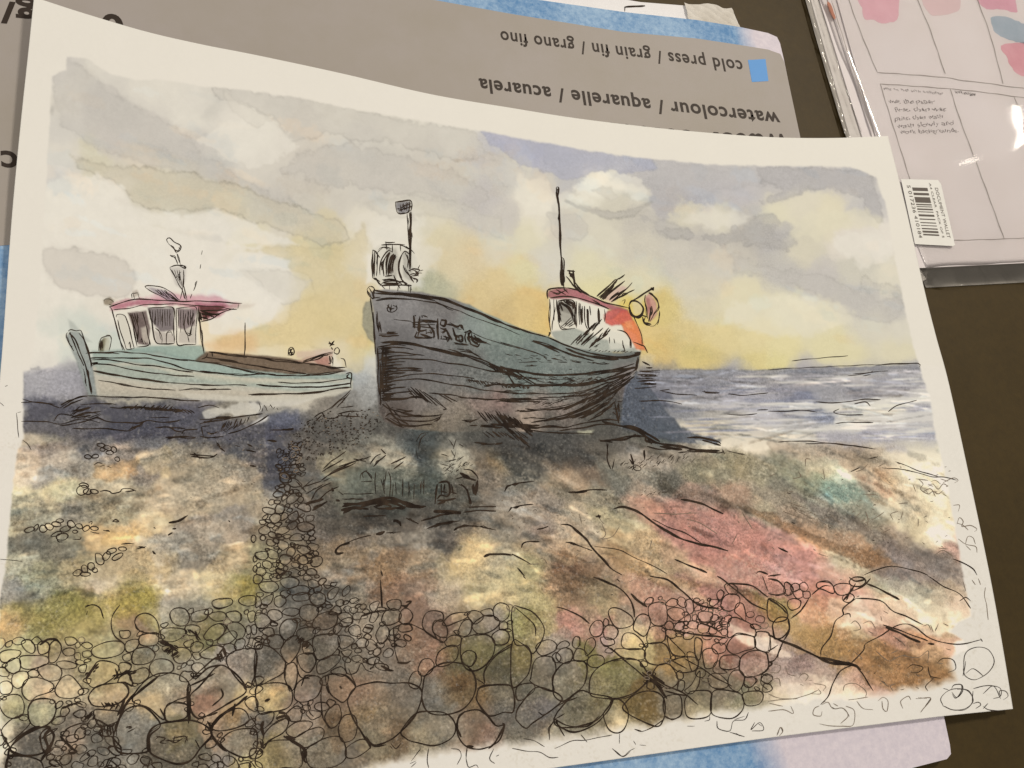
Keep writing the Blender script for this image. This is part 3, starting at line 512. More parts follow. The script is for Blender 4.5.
# ------------------------------------------------------------------ ink line data
INK = """G boat_drawing|small
R 96 230 6.244
1.2 80,480 160,455 240,432 330,435 430,440 530,446 640,444 750,448 850,455 912,458
0.9 110,498 200,490 300,468 420,464 520,462 600,470 645,474 760,478 825,492 880,495
0.8 890,462 885,490
1.1 652,575 720,555 780,520 860,490
1 85,482 100,500 118,560 140,650 168,750
1 100,500 125,600 150,690 178,752
1 128,545 130,530 155,525 180,535 192,560 215,640 238,740
0.9 135,560 155,640 180,715 190,742 210,745 237,738
0.8 205,715 210,700 215,735 222,740
1.2 205,520 225,560 240,640 255,725
0.9 290,510 305,560 320,640 332,715 258,730
0.8 283,672 298,712 M 300,690 312,712
1.2 330,490 345,560 360,640 378,705 435,712 488,708
0.8 330,488 400,484 480,488 485,600 488,706
0.8 370,610 400,640 412,680 410,708
0.8 438,712 440,660 452,632 468,635 478,660
1 500,490 503,600 508,712 560,716 622,716
0.8 502,490 560,484 628,486 625,600 622,714
0.7 560,520 552,600 570,650 590,660 600,600 615,560 M 570,655 582,700 M 560,640 600,655
1 642,490 650,580 660,660 675,762
0.9 640,480 645,575 655,578
1 930,578 932,690 930,765
0.9 455,88 442,60 460,50 490,75 520,90 532,105 520,130 500,125 480,110 455,88
0.8 470,95 490,125 500,140 525,125 515,110
1.2 480,100 492,118
0.8 505,145 515,180 528,215
0.8 525,215 520,180 510,150
1.8 462,158 480,170
1 470,162 495,175 512,215
1 460,235 500,220 555,225 558,240 520,222
0.9 462,238 490,290 520,345 540,375 552,430
0.8 548,250 548,300 545,350 540,370
1 550,350 560,400 568,438
0.8 540,370 528,430
0.6 475,250 500,300 M 490,250 515,320 M 505,250 528,340 M 520,250 535,350 M 500,300 530,260
0.8 663,128 657,155 M 655,215 651,242 M 630,320 610,380 M 600,400 588,428
0.9 312,362 306,352 325,346 370,350 420,362 480,395 510,430 525,440
0.9 312,362 350,385 400,410 445,438
0.6 370,375 410,405 M 385,370 440,420 M 405,372 460,428 M 425,378 480,434 M 440,385 500,438 M 460,398 510,438
1.3 470,420 520,445
0.8 225,425 222,400 235,392 M 232,400 240,430 M 262,392 272,430 M 230,395 262,392
0.8 48,445 60,430 90,432 112,450 M 80,465 95,468
1.8 650,500 700,520 770,530 M 655,520 720,535 740,545 M 655,545 700,555 M 650,510 660,565 M 680,510 690,550 M 710,515 720,545
1.2 650,505 780,500 820,498 M 660,530 780,520
0.6 340,500 340,560 M 355,500 352,590 M 370,500 372,590 M 385,495 388,600 M 400,495 402,590 M 415,495 415,610 M 430,495 432,600 M 445,495 445,600 M 460,495 462,600
0.6 515,500 515,600 M 530,500 528,640 M 545,500 545,600 M 575,500 578,600 M 590,500 592,590 M 605,500 600,580
1.1 215,520 240,600 262,700 M 225,520 250,600 M 240,520 265,610 M 255,520 262,580 M 265,600 258,700
0.8 20,700 35,672 75,662 95,670 90,720 82,755 M 20,700 18,755
1.6 28,690 30,750 M 36,690 40,740
R 0 270 8
1.1 545,490 565,478 610,488 640,482 655,500 680,570 705,640 720,700 740,768
1.1 560,495 580,560 615,640 650,720 668,768
0.8 540,500 530,520 550,580 590,650
1 700,660 800,660 960,655 1024,655
R 60 330 6.4
1.4 60,20 95,60 130,140 160,220 185,310 205,400
1.6 165,240 185,310 200,410
1 120,20 150,60 175,130 195,200 200,240
0.7 150,250 160,300 170,360
1.3 165,150 220,145 300,146 380,152
1.1 385,140 450,145 560,155 700,180 800,190 860,198 960,208 1024,212
1.3 195,180 300,178 420,180 540,180 600,188 700,215 800,248 900,268 1024,277
1.2 200,190 300,190 380,200 480,220 600,230 700,245 760,260 850,268
2 195,215 240,210 210,225
1.2 205,215 300,220 400,240 500,262 640,280 760,292 860,298
2 210,262 300,278 420,300 560,320 640,330 700,338
1 700,336 800,345 900,350 1024,354
1 245,320 330,335 420,355 540,372 640,380 740,384
0.7 760,385 860,382 1024,380
1.1 175,420 260,425 400,430 560,432 700,440 780,448 900,455
1.2 0,500 60,460 120,430 175,422 M 5,480 80,445 160,425 M 20,500 100,460 150,440
1.2 60,545 120,520 190,500 M 70,560 150,540 260,520 M 90,565 200,545 M 80,530 130,490 M 70,520 200,495 M 100,550 180,525 240,535
0.9 130,480 220,472 330,475 M 180,475 300,470 360,478
1.3 0,610 60,605 140,590 200,570 240,562 300,585 400,592 500,595 560,580 640,590 740,585 770,575
1.2 80,630 200,632 300,630 360,640 440,645 500,615 540,590 M 440,640 500,610 M 450,632 530,600
1 580,560 700,560
1.2 700,625 800,630 M 610,625 700,622 740,645 790,655 M 780,665 800,640 880,636
1.6 675,688 760,684 870,686
1 320,495 400,500 480,495
H 1.2 380,495 760,520 70,-5 34 14
H 1.2 440,510 700,515 30,-28 26 10
H 1.1 700,495 850,515 40,28 10 8
H 0.9 60,560 220,560 45,-18 12 12
1 880,500 960,480 1020,500
R 200 330 6.4
1 55,140 120,145 280,165 420,180 560,195 660,210 780,228 900,245
1.6 30,175 120,185 240,205 M 60,140 180,160 300,175 M 50,150 40,175 10,185 M 75,145 80,170
1.4 280,165 420,185 500,200 660,212 M 120,190 300,220 420,240 560,262 680,282
1.4 700,215 800,230 850,242 930,240 M 660,205 740,190 790,168
1 680,285 780,278 860,268 930,262
1.1 0,200 120,220 240,250 330,270 430,285 540,292 700,292 800,285 900,270
1 0,262 60,268 180,285 280,290 400,282 480,286
1 500,335 620,340 760,335 850,325 960,305
1.5 360,350 480,360 620,366 760,364 860,355 965,340
1.5 310,412 440,410 560,408 700,402 800,388 900,372 965,365
1 0,352 100,355 200,350 300,355 M 0,380 80,382 200,378
1.2 935,280 965,275 970,300 965,340 968,375
1.5 955,280 940,300 970,312
0.8 900,180 925,190 935,240 M 840,168 852,180 850,230
0.9 858,140 862,120 880,112 895,130 885,152 865,150 858,140
1.8 825,75 845,100 M 860,70 830,105 M 822,85 860,95 M 840,110 850,125
1.2 565,165 568,120 590,110 603,130 598,155 575,160 570,140 M 575,120 590,160 M 570,130 600,120
1.8 572,150 585,125 M 580,160 592,140
1.1 650,210 700,195 780,165 820,160 M 660,200 740,170 850,140
1.5 830,165 835,215 M 822,215 838,215
0.9 12,0 18,80 25,150 M 288,0 288,80 282,180
0.7 0,600 120,580 240,560 320,545
1.3 0,572 100,568 200,560 300,548 400,535 M 0,600 80,575 M 180,665 260,640 350,600 440,545 M 100,560 200,552
1.2 0,680 60,688 150,682 M 10,620 60,612 M 20,680 10,620 M 40,650 80,665 110,650
H 1.4 120,640 300,590 20,-45 11 6
H 1 130,640 290,590 -30,25 10 6
0.8 378,465 388,500 375,520 M 400,500 395,525 M 420,490 430,520 M 450,475 465,500 M 440,490 455,480 M 410,480 425,498 M 480,490 470,505 M 490,500 500,510
1 450,640 540,640 600,625
2.4 545,640 600,632 M 430,705 490,715
0.9 965,380 930,420 880,460 830,500 780,530 M 960,400 900,470 M 930,440 880,490
1.2 730,560 780,530 800,560 860,565 900,550 1024,555 M 740,580 780,545 M 880,540 960,520 1024,520 M 900,495 980,490
R 0 384 4
1 85,150 180,150 240,160 330,140 400,155 M 90,60 150,75 220,80
0.9 85,75 160,72 240,95 M 215,150 240,120 300,130
0.6 65,115 70,160 75,215 M 70,115 85,112 M 90,225 110,240 125,262 M 0,75 15,88 M 20,10 30,5
0.5 0,700 90,710
1.6 760,280 800,285 860,290 M 765,290 840,295 870,280 M 775,275 800,300 M 1000,325 1024,330 M 985,265 1024,272 M 990,240 1010,250 M 870,235 880,255 900,270
1 865,230 870,250 M 940,245 960,250
G small_stone_clusters
E 1 350,292 14 8 10
E 1 380,290 14 7 -10
E 1 405,245 16 8 10
E 1 430,255 16 9 20
E 1 455,262 12 10 60
E 1 440,275 15 8 0
E 1 410,262 10 7 0
E 1 470,300 10 8 30
0.9 375,325 390,315 410,320 M 430,330 445,335 M 400,330 420,325
E 1.2 330,425 26 18 -20
E 1.2 335,405 18 8 10
E 1.1 350,430 16 12 0
E 1.1 378,430 16 8 10
1.1 400,430 420,425 440,430 450,438 480,432 490,420 520,418 545,428 M 500,432 540,425
E 1.1 120,582 20 10 -15
E 1.1 145,575 14 8 -60
E 1.1 172,580 16 14 0
E 1.1 195,570 18 12 20
E 1.1 225,562 18 10 10
E 1.1 240,548 14 8 0
E 1.1 262,580 22 12 -20
E 1.1 285,562 16 14 30
E 1.1 225,600 22 8 -20
E 1.1 250,612 24 14 -10
E 1.1 318,570 14 10 20
E 1.1 345,578 16 10 -30
E 1.1 378,578 16 9 10
E 1.1 300,590 10 6 0
1.1 225,605 232,630 250,632 M 290,620 320,622 325,612
1.3 355,555 368,550 365,562 M 362,590 395,598 M 412,585 440,590
1.8 450,550 475,550 462,542 450,550 M 425,585 438,588
E 1.1 310,755 18 12 -20
E 1.1 338,740 16 12 60
E 1.1 365,730 14 16 0
E 1.1 398,700 16 26 -20
E 1.1 425,690 20 12 -50
E 1.1 445,668 20 10 -20
E 1.1 470,690 24 10 -30
E 1.1 490,660 16 8 0
E 1.1 340,760 20 8 0
E 1 380,745 12 9 0
1.3 485,640 510,638 535,640 M 545,660 570,655 585,650
2 555,650 580,655 M 612,675 620,680
2.4 675,555 700,552 720,545 750,525 M 672,605 690,595 M 690,580 705,578
1.8 610,668 622,682 M 915,545 920,552 M 615,572 622,578
E 1 1015,620 10 14 0
E 1 1020,700 8 12 0
E 1 1020,740 8 12 0
G boat_drawing|large
R 355 190 8
1.6 322,98 370,90 440,82 455,120 445,170
1 322,98 330,150 345,185 380,190 430,170 440,82
H 1.2 335,150 430,100 28,10 10 10
H 1.2 340,170 430,140 34,-16 8 10
H 1 350,120 420,100 10,55 7 8
0.9 418,190 422,280 425,360 432,400 M 460,380 455,340
2.2 445,175 448,300 445,420 442,520 440,635
1.4 436,180 440,260 430,380 438,480 436,630
1.2 240,415 270,422 320,420 M 210,440 280,435 400,440 M 245,420 255,480
1.2 142,480 140,560 142,640 140,705 M 155,485 158,560 155,640 150,700 M 140,480 160,490 175,500
1.3 142,705 175,725 205,755 240,790 M 150,700 200,735 M 160,490 200,540 M 180,500 178,600 170,690
1 185,480 210,460 250,458 290,470 M 180,500 200,480
1.2 200,680 200,620 210,560 240,510 270,485 300,500
1.4 230,690 225,620 240,550 275,495
2.2 250,680 250,600 262,540 280,500 M 265,680 270,600 285,540 310,510 M 280,670 285,600 300,540 320,515
1.6 215,640 220,590 240,540 M 295,670 300,600 312,550 325,520 M 240,690 300,680
1.6 310,680 335,740 360,790 M 350,600 348,650 365,700 400,745 430,768
1.8 380,505 360,550 350,600 355,660 375,710
1.2 300,440 300,500 M 360,440 365,490 M 380,510 400,490 440,520 M 400,500 425,560 420,620
1.1 360,440 420,460 460,490 475,510 M 410,450 440,480
1 385,600 400,640 430,680 480,720 M 400,620 440,690 470,740
1.4 440,640 470,630 515,640 500,655 M 460,640 500,660 500,680 450,690 M 435,680 470,670 510,690 M 455,700 500,720 490,740
1 500,640 520,600 M 505,650 545,640 M 500,660 535,665 M 480,640 490,680
1.8 485,660 500,675 M 430,640 445,650
1.2 200,768 230,740 300,728 380,735 420,750 M 215,720 300,712
R 360 270 6.4
2 150,70 190,60 240,70 270,95 M 140,100 240,95 330,100 M 150,85 260,85
1.1 190,100 190,125 M 245,100 240,135 M 310,100 312,140 M 325,100 322,145
1 45,125 60,105 80,105 95,125 85,150 90,180 70,175 50,150 45,125 M 60,115 80,150 M 50,135 70,170 M 95,140 92,155
1.4 65,180 75,240 80,300 88,350 92,440 100,540
1.2 75,185 90,180 130,175
2 90,130 150,140 240,150 330,160 430,175 520,190 600,215 700,250 800,290 900,335 1024,385
1.6 95,150 200,155 300,165 400,180 480,195 M 230,145 340,155 430,165 540,185 640,225
1.2 110,185 200,180 300,185 380,195 480,210 560,235 640,265 M 100,195 220,185 330,190
2.2 640,230 720,260 820,300 900,340
0.8 640,265 760,315 880,355 1024,415 M 480,200 600,255
0.7 700,395 820,445 920,475 1024,505 M 720,430 840,480
1.4 108,265 115,330 120,400 M 125,330 135,400
1.5 120,410 240,408 M 140,425 250,420 M 170,400 230,398 M 120,420 200,425
1.4 170,240 180,265 210,270 235,250 230,225 M 175,225 195,250 220,245 M 185,215 175,250 M 200,220 195,268 M 210,225 235,235
0.9 215,315 330,330
1.4 350,290 358,295 M 395,290 400,305 M 400,292 425,295
1.2 330,335 480,330 500,325 M 340,350 480,350 M 380,330 385,370 375,405 370,430 M 335,365 380,368 M 370,430 420,432 M 365,400 385,400 M 380,360 480,375 M 420,410 440,400 460,405 445,385 M 420,380 425,410 M 420,432 465,430 M 470,380 470,430
2 498,320 498,380 498,440
1.3 520,325 545,325 540,355 515,350 520,325 M 510,370 545,385 530,400 515,395 M 520,420 525,445 M 545,420 560,455 M 510,440 570,445 M 545,340 620,365 640,350 650,375 M 590,370 600,400 M 620,375 650,380
1.4 610,420 650,425 655,445 615,450 610,420 M 630,420 635,450 M 665,400 680,395 670,430 680,470 M 690,400 700,440 720,450 M 600,465 650,475 M 700,470 750,490 760,480 M 680,430 740,435
2 700,420 730,440 760,460 790,465 M 720,455 760,480 M 690,395 700,430
2 150,465 240,465 340,478 440,500 520,520 600,540 680,555
1.2 560,505 640,530 700,560 760,580 840,610 900,640 M 620,505 700,520 760,555 M 640,520 720,530 775,560
1.4 680,550 780,595 860,635 920,655 1024,680 M 760,560 880,620 960,640
1.2 880,620 920,670 M 850,610 900,660 M 900,625 960,680 M 820,600 870,650 M 960,640 1024,700 M 990,640 1024,670
1.6 900,655 1024,650 M 920,665 1010,675
R 365 340 6.4
1.4 100,15 200,10 300,20 400,45 500,65 600,85 700,110 780,140 860,180
1.4 110,20 240,20 380,40 520,75 640,95 M 80,45 180,30 260,35
1.3 70,90 140,80 220,80 300,88 380,100 M 80,60 160,45 240,50 310,62
1.4 90,130 200,120 320,122 440,130 540,150 640,160 740,185 860,205 1000,200
1.1 110,150 180,140 260,140 M 90,170 170,160 240,160 M 100,120 160,105 240,100 330,95
1.4 100,210 200,200 280,195 370,198 M 120,230 180,215 260,205 M 110,190 200,182 300,180 370,185
1.2 130,255 200,240 300,222 400,215 500,222 640,238 700,245
1.4 120,275 220,258 320,250 420,258 520,280 640,295 760,320 900,335 980,340
1.4 110,340 180,310 260,300 M 120,350 220,335 300,330 M 120,325 180,305 M 110,360 200,340
1.3 100,375 180,372 260,375 M 410,340 540,350 640,368 760,378 900,380 1024,380
2.1 110,378 200,380 290,372 M 260,372 330,365 370,372
1.7 100,150 100,220 100,300 98,360 100,420
2.1 115,40 112,120 115,200 112,280 118,340
1.4 130,60 135,130 128,200 135,270 130,330 M 80,50 85,150 82,260 92,350
H 1.3 110,60 110,380 90,-6 26 14
H 1.4 105,40 105,400 60,-3 26 14
H 1.3 640,250 1010,290 16,14 34 6
H 1.1 650,245 780,270 20,25 10 6
1.4 760,290 860,285 1024,295 M 900,285 1024,280
H 1.1 780,140 1000,230 34,40 12 8
H 1.1 280,310 360,340 60,60 5 4
1.1 275,310 300,345 330,380 M 290,300 400,400 M 320,310 430,410 M 345,315 460,420 M 370,330 520,440 M 470,345 560,400 M 500,350 590,395 M 440,370 500,420
1.4 500,445 525,440 M 280,340 300,350
1.7 110,410 150,440 180,430 M 130,490 160,470 200,500 280,540 M 130,500 200,540 250,560
1.4 150,440 250,470 330,490 440,485 500,475 M 170,470 260,490 360,480 M 180,500 300,520 420,515 480,495 M 200,540 280,555 360,545 430,540 M 240,460 310,455
1.4 440,520 470,510 490,480 M 160,500 250,545 350,550
1.2 200,440 270,455 300,450 M 150,430 180,480 230,540 M 180,450 230,500 M 130,400 160,430
1.5 620,515 680,510 M 640,525 690,520 M 670,550 720,545
H 1.3 700,450 960,500 60,70 14 12
H 1.4 830,445 1000,520 60,80 9 12
H 2.1 720,550 1024,545 110,6 14 24
H 1.3 740,590 980,580 60,45 12 12
1.4 1000,460 1024,460 M 960,455 1024,450
1.3 745,668 790,668 M 700,655 780,662 M 840,660 880,660 M 860,665 875,655
1.4 750,668 788,665 M 845,662 878,658
1.4 840,390 1024,395 M 930,375 1024,372 M 860,385 940,398
0.9 620,370 740,375 830,380
R 500 270 6.4
1.8 0,335 100,370 200,402 300,430
1.6 300,430 420,480 520,515 640,545 760,555 850,550 895,540
3 700,560 800,560 870,545 900,535 M 540,545 640,562 760,572 M 860,530 900,528
1.4 200,455 300,485 400,520 500,555 600,580 M 210,450 300,475 440,535 540,560 M 250,470 380,530
2 420,500 520,540 600,555 720,570
1 0,460 80,485 200,520 300,560
1 880,560 878,620 870,645 M 890,555 885,600
1 330,565 400,580 M 370,590 430,590 M 230,565 260,570 M 280,555 300,570 M 450,580 520,595 M 440,635 460,640 M 120,590 240,588 M 160,615 230,615 M 590,590 640,600 700,600
2 0,615 60,640 160,655 260,672 380,672 500,668 600,655 700,640 800,635 870,620
1.5 600,660 720,640 860,600 M 560,675 700,655 820,640
2 60,735 160,740 280,738 420,740 560,735 640,715 740,690 850,650
1.2 40,640 120,680 200,730 M 80,640 160,690 240,740 M 0,640 40,660 100,740 M 130,670 200,710
H 2 0,740 190,748 10,12 14 6
1.8 312,405 320,400 310,425
0.9 318,185 322,260 318,340 325,395 M 345,185 345,270 335,350 335,385
2 362,190 365,240 375,290 380,340 M 380,210 375,260 390,330
1.6 370,200 420,190 470,200 480,260 478,350 M 380,205 430,240 460,290 470,330 M 390,200 450,260 475,300 M 400,195 460,230
3 400,215 440,240 465,280 M 385,215 400,260 M 420,200 465,215 470,250
1 395,360 430,330 460,300 M 410,365 460,320 M 430,358 470,330 M 440,365 475,345 M 375,340 400,380 480,375
1.3 515,215 515,280 520,350 M 525,230 528,340 M 540,230 545,340 560,380 M 555,250 560,330 572,380 M 505,210 508,350
2.2 560,250 562,320 568,375 M 520,250 520,320
1 490,200 490,370 M 480,200 485,360 M 575,230 580,290
2.4 628,245 632,290 636,345
1 668,250 672,300 668,330
1.4 305,185 300,150 310,125 350,118 400,112 430,115 M 320,180 400,168 470,175 540,190 640,225 700,250
1.4 430,115 500,130 560,160 620,185 680,210 740,225 820,240
1 320,135 370,150 430,125 M 360,125 420,160 M 400,118 440,150
2.4 388,0 388,40 395,100 M 405,0 400,60 410,110
1.6 410,30 412,80 M 440,0 450,30 470,60 480,100 510,130
2.4 468,0 470,40 482,90 M 440,20 470,30 M 430,5 480,8 M 445,35 478,50
1.6 480,80 510,120 570,160
1.3 420,40 440,60 480,110 520,150
2 620,170 680,115 740,60 M 630,175 700,120 750,62 M 650,190 720,130 790,80
1.4 740,65 790,40 M 760,60 800,30 M 660,190 740,110 800,70 M 700,195 760,150 810,120 M 710,205 800,130 845,80 M 720,200 790,160 860,125 M 730,190 820,150
2.4 640,180 700,130 M 660,170 730,100 M 700,190 760,140
1 590,190 640,215 M 780,200 800,190 790,220
1.8 835,200 880,180 930,145 985,110 M 960,120 985,130 M 965,115 982,118 980,130
2.2 825,225 840,200 870,200 900,220 918,250 905,285 870,300 840,280 825,225
1 930,160 925,200 940,250 945,310 M 950,145 985,170 1010,210 1015,250 990,280 960,330 M 955,140 1000,190 1022,240
1.4 965,235 960,290 950,330 M 970,230 975,270 960,300 M 930,300 920,330 945,350 970,350 M 905,290 940,300 M 910,300 930,345 960,355
1.8 925,335 965,345 M 960,240 965,280
0.8 1020,260 1015,320 990,355 960,360
1 820,240 850,290 880,350 905,420 910,480
1.1 850,460 900,480 925,490 945,530
1.1 750,385 780,390 810,405 835,450 840,500
1 730,440 735,470 M 790,480 800,530 M 785,450 790,500 M 830,450 835,500 M 700,430 700,470
H 1.8 470,470 620,360 50,-60 12 16
H 2 560,500 690,400 35,-50 8 14
2.4 570,500 640,430 M 620,460 690,405 M 520,480 600,400
1.2 450,480 520,410 M 490,480 580,380 M 530,485 660,370 M 600,495 640,470 M 460,500 500,510
H 1 560,520 850,530 20,-12 12 6
1.6 910,585 960,610 M 935,625 975,625
1 895,650 1024,655 M 900,680 1010,680 M 890,705 1000,705 M 900,725 1000,725
R 500 340 6.4
1.5 0,175 100,190 200,210 300,222 420,222 540,215 640,205
1.6 240,290 360,288 480,285 580,270 700,240 820,190 870,180
1.1 80,345 200,340 320,345 440,340 540,325 640,290 740,260 M 240,370 400,365 520,358 600,340 700,300 800,250
1.5 0,385 120,385 240,380 310,382 M 50,395 260,395 M 0,378 200,375
1.5 125,460 260,448 380,440 480,410 580,370 700,320 840,230
1.3 160,440 260,450 M 300,450 440,425 540,380 620,350
1.9 400,450 480,415 560,380 M 480,460 600,400 700,340
1.6 200,530 340,500 480,460 600,400 720,340 850,240 M 280,520 420,490 560,430 700,350 780,300
2.1 460,500 580,460 680,400 M 380,510 520,470 640,410 M 520,500 620,450 700,400
1.5 600,490 680,440 740,390 M 560,520 660,470 M 640,480 720,420 M 600,380 700,310 M 560,400 640,340
1.1 540,375 680,290 820,220 M 560,430 700,330 830,260 M 600,330 740,270 850,200 M 500,500 600,470
1.6 0,500 60,540 140,560 240,560 340,550 420,560 480,545 M 0,480 60,520 120,550
1.6 480,545 600,520 700,510 760,515 M 380,580 540,560 640,540 740,540
1.1 140,570 300,590 440,595 600,600 M 210,580 400,600
2.1 735,400 745,460 755,520 M 725,440 760,440 M 760,400 760,460
1.5 750,395 780,390 M 765,470 755,530 M 720,460 740,480
1.6 875,130 870,185 850,200 M 880,110 878,150
H 1.4 0,520 140,640 60,60 12 24
H 2.6 20,480 180,570 70,60 10 16
H 1.4 640,440 860,230 -40,30 20 14
1.1 890,200 1024,195 M 880,220 1000,225 M 870,245 980,245 M 880,265 990,265 M 900,285 1000,285 M 890,390 1010,390 M 860,310 1000,300
0.8 60,230 200,240 M 110,245 300,250 M 0,330 140,325 M 300,250 480,255
0.8 240,440 360,430 480,400 M 140,500 300,500
R 540 180 16
1.6 270,110 262,140 285,155 290,200 275,240
1.5 280,105 300,130 300,180 290,260
1.6 262,130 265,220 280,300
1.5 285,250 290,340 300,420 306,500 315,560 318,640 325,768
1.3 290,300 296,400 302,520 300,600 312,680
1.4 285,600 300,640 318,690
R 512 192 4
1.5 176,0 180,25 186,60
1.6 186,30 190,80 192,130 194,180 196,240 200,300 205,375
1.2 184,40 189,120 190,200 196,260 196,370
1.3 196,262 206,268 208,300 206,375 M 200,270 202,310
1.4 198,280 200,320 202,376
R 500 340 6.4
H 0.8 60,250 700,260 60,8 30 60
H 0.8 300,300 800,230 60,-22 26 40
H 0.8 200,420 700,330 60,-20 30 40
H 0.7 40,110 700,130 40,8 26 50
H 0.8 520,420 860,230 40,-34 22 30
G shoreline_and_sea_lines
R 500 340 6.4
2.6 760,550 860,560 940,600 1024,650 M 930,620 940,650 1024,660
1.6 640,650 700,640 780,640 860,615 900,620
2.4 710,640 800,635 870,605
1.4 630,640 720,655 M 820,550 900,590 960,640
0.9 685,655 690,740 M 840,740 850,768 M 925,700 925,768
R 512 384 4
2.4 360,150 420,165 500,185 540,215 600,240 680,250 740,265 830,268
1.4 355,228 400,232 M 380,228 440,215 500,205 530,212 M 540,250 600,262 660,258
2.6 590,250 680,262 M 540,215 560,240
1.4 665,275 740,270 830,275 845,265 M 700,265 800,262 M 840,262 850,280
2 700,215 760,215 820,230 835,240 M 760,225 835,245
1 860,268 930,282
1.6 475,280 485,320 470,300 M 490,330 480,345
1.8 528,265 530,300
1.1 385,240 380,300 395,340 M 410,300 400,340
0.9 860,120 920,125 980,118 M 865,40 930,45 1024,35 M 830,35 760,30 M 525,70 600,66 680,80 M 980,105 1024,102 M 770,25 775,35 830,40 M 630,20 590,28 M 600,30 660,40 740,45
E 0.7 500,335 16 10 20
H 0.7 430,330 700,300 14,-14 40 34
H 0.7 510,440 620,440 12,-8 14 20
R 768 384 4
1 0,108 60,110 130,105 195,112 M 190,72 280,75 380,62 450,62 M 270,158 330,153 420,155 M 285,100 262,112 290,122 380,124
1 345,80 390,72 410,88 M 480,110 520,85 595,65
0.9 40,232 140,228 230,235 330,245 430,260 M 150,240 250,238 400,256
R 768 192 4
0.7 95,675 200,665 320,655 M 320,735 400,725 420,715 M 340,728 480,715 M 380,735 410,730
1.2 430,692 500,688 600,686 605,700
0.6 0,712 100,705 430,690
R 256 384 4
G rock_drawing
3 345,490 400,480 460,470 540,455 600,480 670,495 M 340,505 400,495 450,500 M 420,490 520,470 590,490 M 600,490 680,490 M 320,465 335,468
2.4 350,480 420,478 520,465 M 350,515 380,505 M 480,490 560,470 640,485 M 520,500 600,492 M 540,460 640,490
1.4 470,490 500,480 540,490 500,500 470,490 M 430,530 520,525 M 350,520 360,500
2.6 200,485 240,465 M 195,480 270,460 M 225,505 285,470 M 230,495 270,480
3 300,422 312,428 M 305,415 308,430
1 260,385 330,340 430,295 M 265,350 350,300 M 280,370 400,315 M 270,340 300,310 360,270 M 330,330 460,290 M 190,410 260,390 M 200,440 270,400 M 180,420 230,380 M 160,390 200,430
1 220,465 250,420 300,395 M 240,470 290,430 330,410 M 270,390 300,375
0.9 430,375 425,360 440,350 460,365 465,385 M 415,385 420,360 445,345 M 420,390 465,390
0.8 480,440 475,390 480,350 M 535,450 538,380 530,350 M 560,440 558,390 M 585,450 588,380 M 610,450 612,390 M 510,420 508,370 M 630,460 634,400 M 500,380 515,440 M 658,440 662,390 M 550,400 545,450 M 670,440 672,380 M 520,350 515,400
0.8 340,440 400,440 470,438 M 330,430 350,445 M 345,460 430,460
0.7 640,230 660,200 690,195 M 650,260 660,220 680,200 M 645,300 640,260
1.4 390,300 440,310 M 455,320 480,290 500,280 M 470,330 500,300 M 490,310 520,285 M 540,320 600,290 M 550,340 590,310 M 500,260 520,280
2 730,395 750,390 770,395 775,430 765,450 740,445 725,460 M 725,400 720,440 715,480
1.8 740,400 742,440 M 755,400 752,430 M 725,465 760,465 800,458 M 725,480 760,468 M 740,430 765,435
3 825,370 860,380 880,385 M 885,385 878,445
1.6 830,340 860,345 885,370 M 800,380 830,370 M 820,400 840,420 850,440 855,480
2.6 845,420 852,450 860,480 M 868,400 872,440 M 815,355 855,375
1.3 780,400 790,440 M 810,400 830,410 M 775,430 805,440 M 880,360 890,380
0.7 770,220 790,250 M 800,220 790,260 M 740,280 770,290 M 760,310 800,300 M 830,290 800,310 M 735,320 780,330 M 845,320 820,330 M 810,240 830,250 M 760,340 780,350 M 800,270 790,300 M 780,265 795,290 M 770,330 800,320
H 0.7 740,350 850,330 14,-12 20 30
3.2 710,510 760,512 820,518 M 740,510 820,512
1.6 660,548 740,525 810,515 M 680,580 740,560 815,548 M 720,560 790,548 M 850,492 960,490 M 830,512 900,506 960,508
2.4 690,575 730,562
2 795,580 830,568 890,570 M 790,585 810,572
1.2 890,568 960,585 M 600,535 650,560
2.4 548,550 560,548 575,555 580,568 M 550,545 570,545
3.2 480,600 500,598 515,590
1 350,640 400,620 460,605 M 520,595 580,592
2.6 375,635 340,645 320,665 325,678 350,675
1.8 910,690 930,682 980,680 1024,684 M 1010,510 1024,495 M 995,430 1005,410 1024,402 M 500,745 505,768
2.6 912,692 940,680 M 1012,508 1022,492
1.2 850,150 890,140 M 830,145 860,155 M 900,240 980,240
2 905,243 925,240 M 955,240 975,238
G beach_contour_lines
R 512 384 4
1.4 195,562 230,565 260,585 290,615 320,655 360,700 400,740 440,765
2 240,572 290,615 330,665 390,730
1.2 215,633 250,640 290,655 320,668
2.2 225,633 260,643
2.2 405,500 440,492 480,500 510,515 560,550 620,590 680,620 740,638 800,650 865,667
1 560,540 620,570 700,600 760,640
1.2 500,505 550,545 610,580 700,630
2 675,462 710,466 760,480 800,498 845,520
1.6 225,432 270,432 320,422 380,425
2.6 250,436 300,428
2 100,582 125,577 145,568
1.8 38,655 45,638 70,630 110,630
1.4 0,680 40,700 75,722 M 20,735 35,750 50,768
1.2 0,400 40,395 90,388 M 0,495 40,485 85,482
2.6 0,402 25,398 M 335,530 355,528 M 345,522 350,538 M 10,497 30,490
1.8 975,758 990,750 1024,762 M 650,702 720,730 780,755
0.8 330,650 380,655 440,668 500,700 560,725 620,760
0.7 360,560 375,600 360,620 400,610 430,570 M 560,620 550,660 M 700,520 720,510 M 880,640 900,600 M 920,510 960,580 M 270,520 280,560 M 130,700 140,720 M 350,540 370,560
0.7 560,515 640,520 750,515 M 700,540 760,560 820,600 M 280,715 350,710 M 60,720 110,720
R 512 576 4
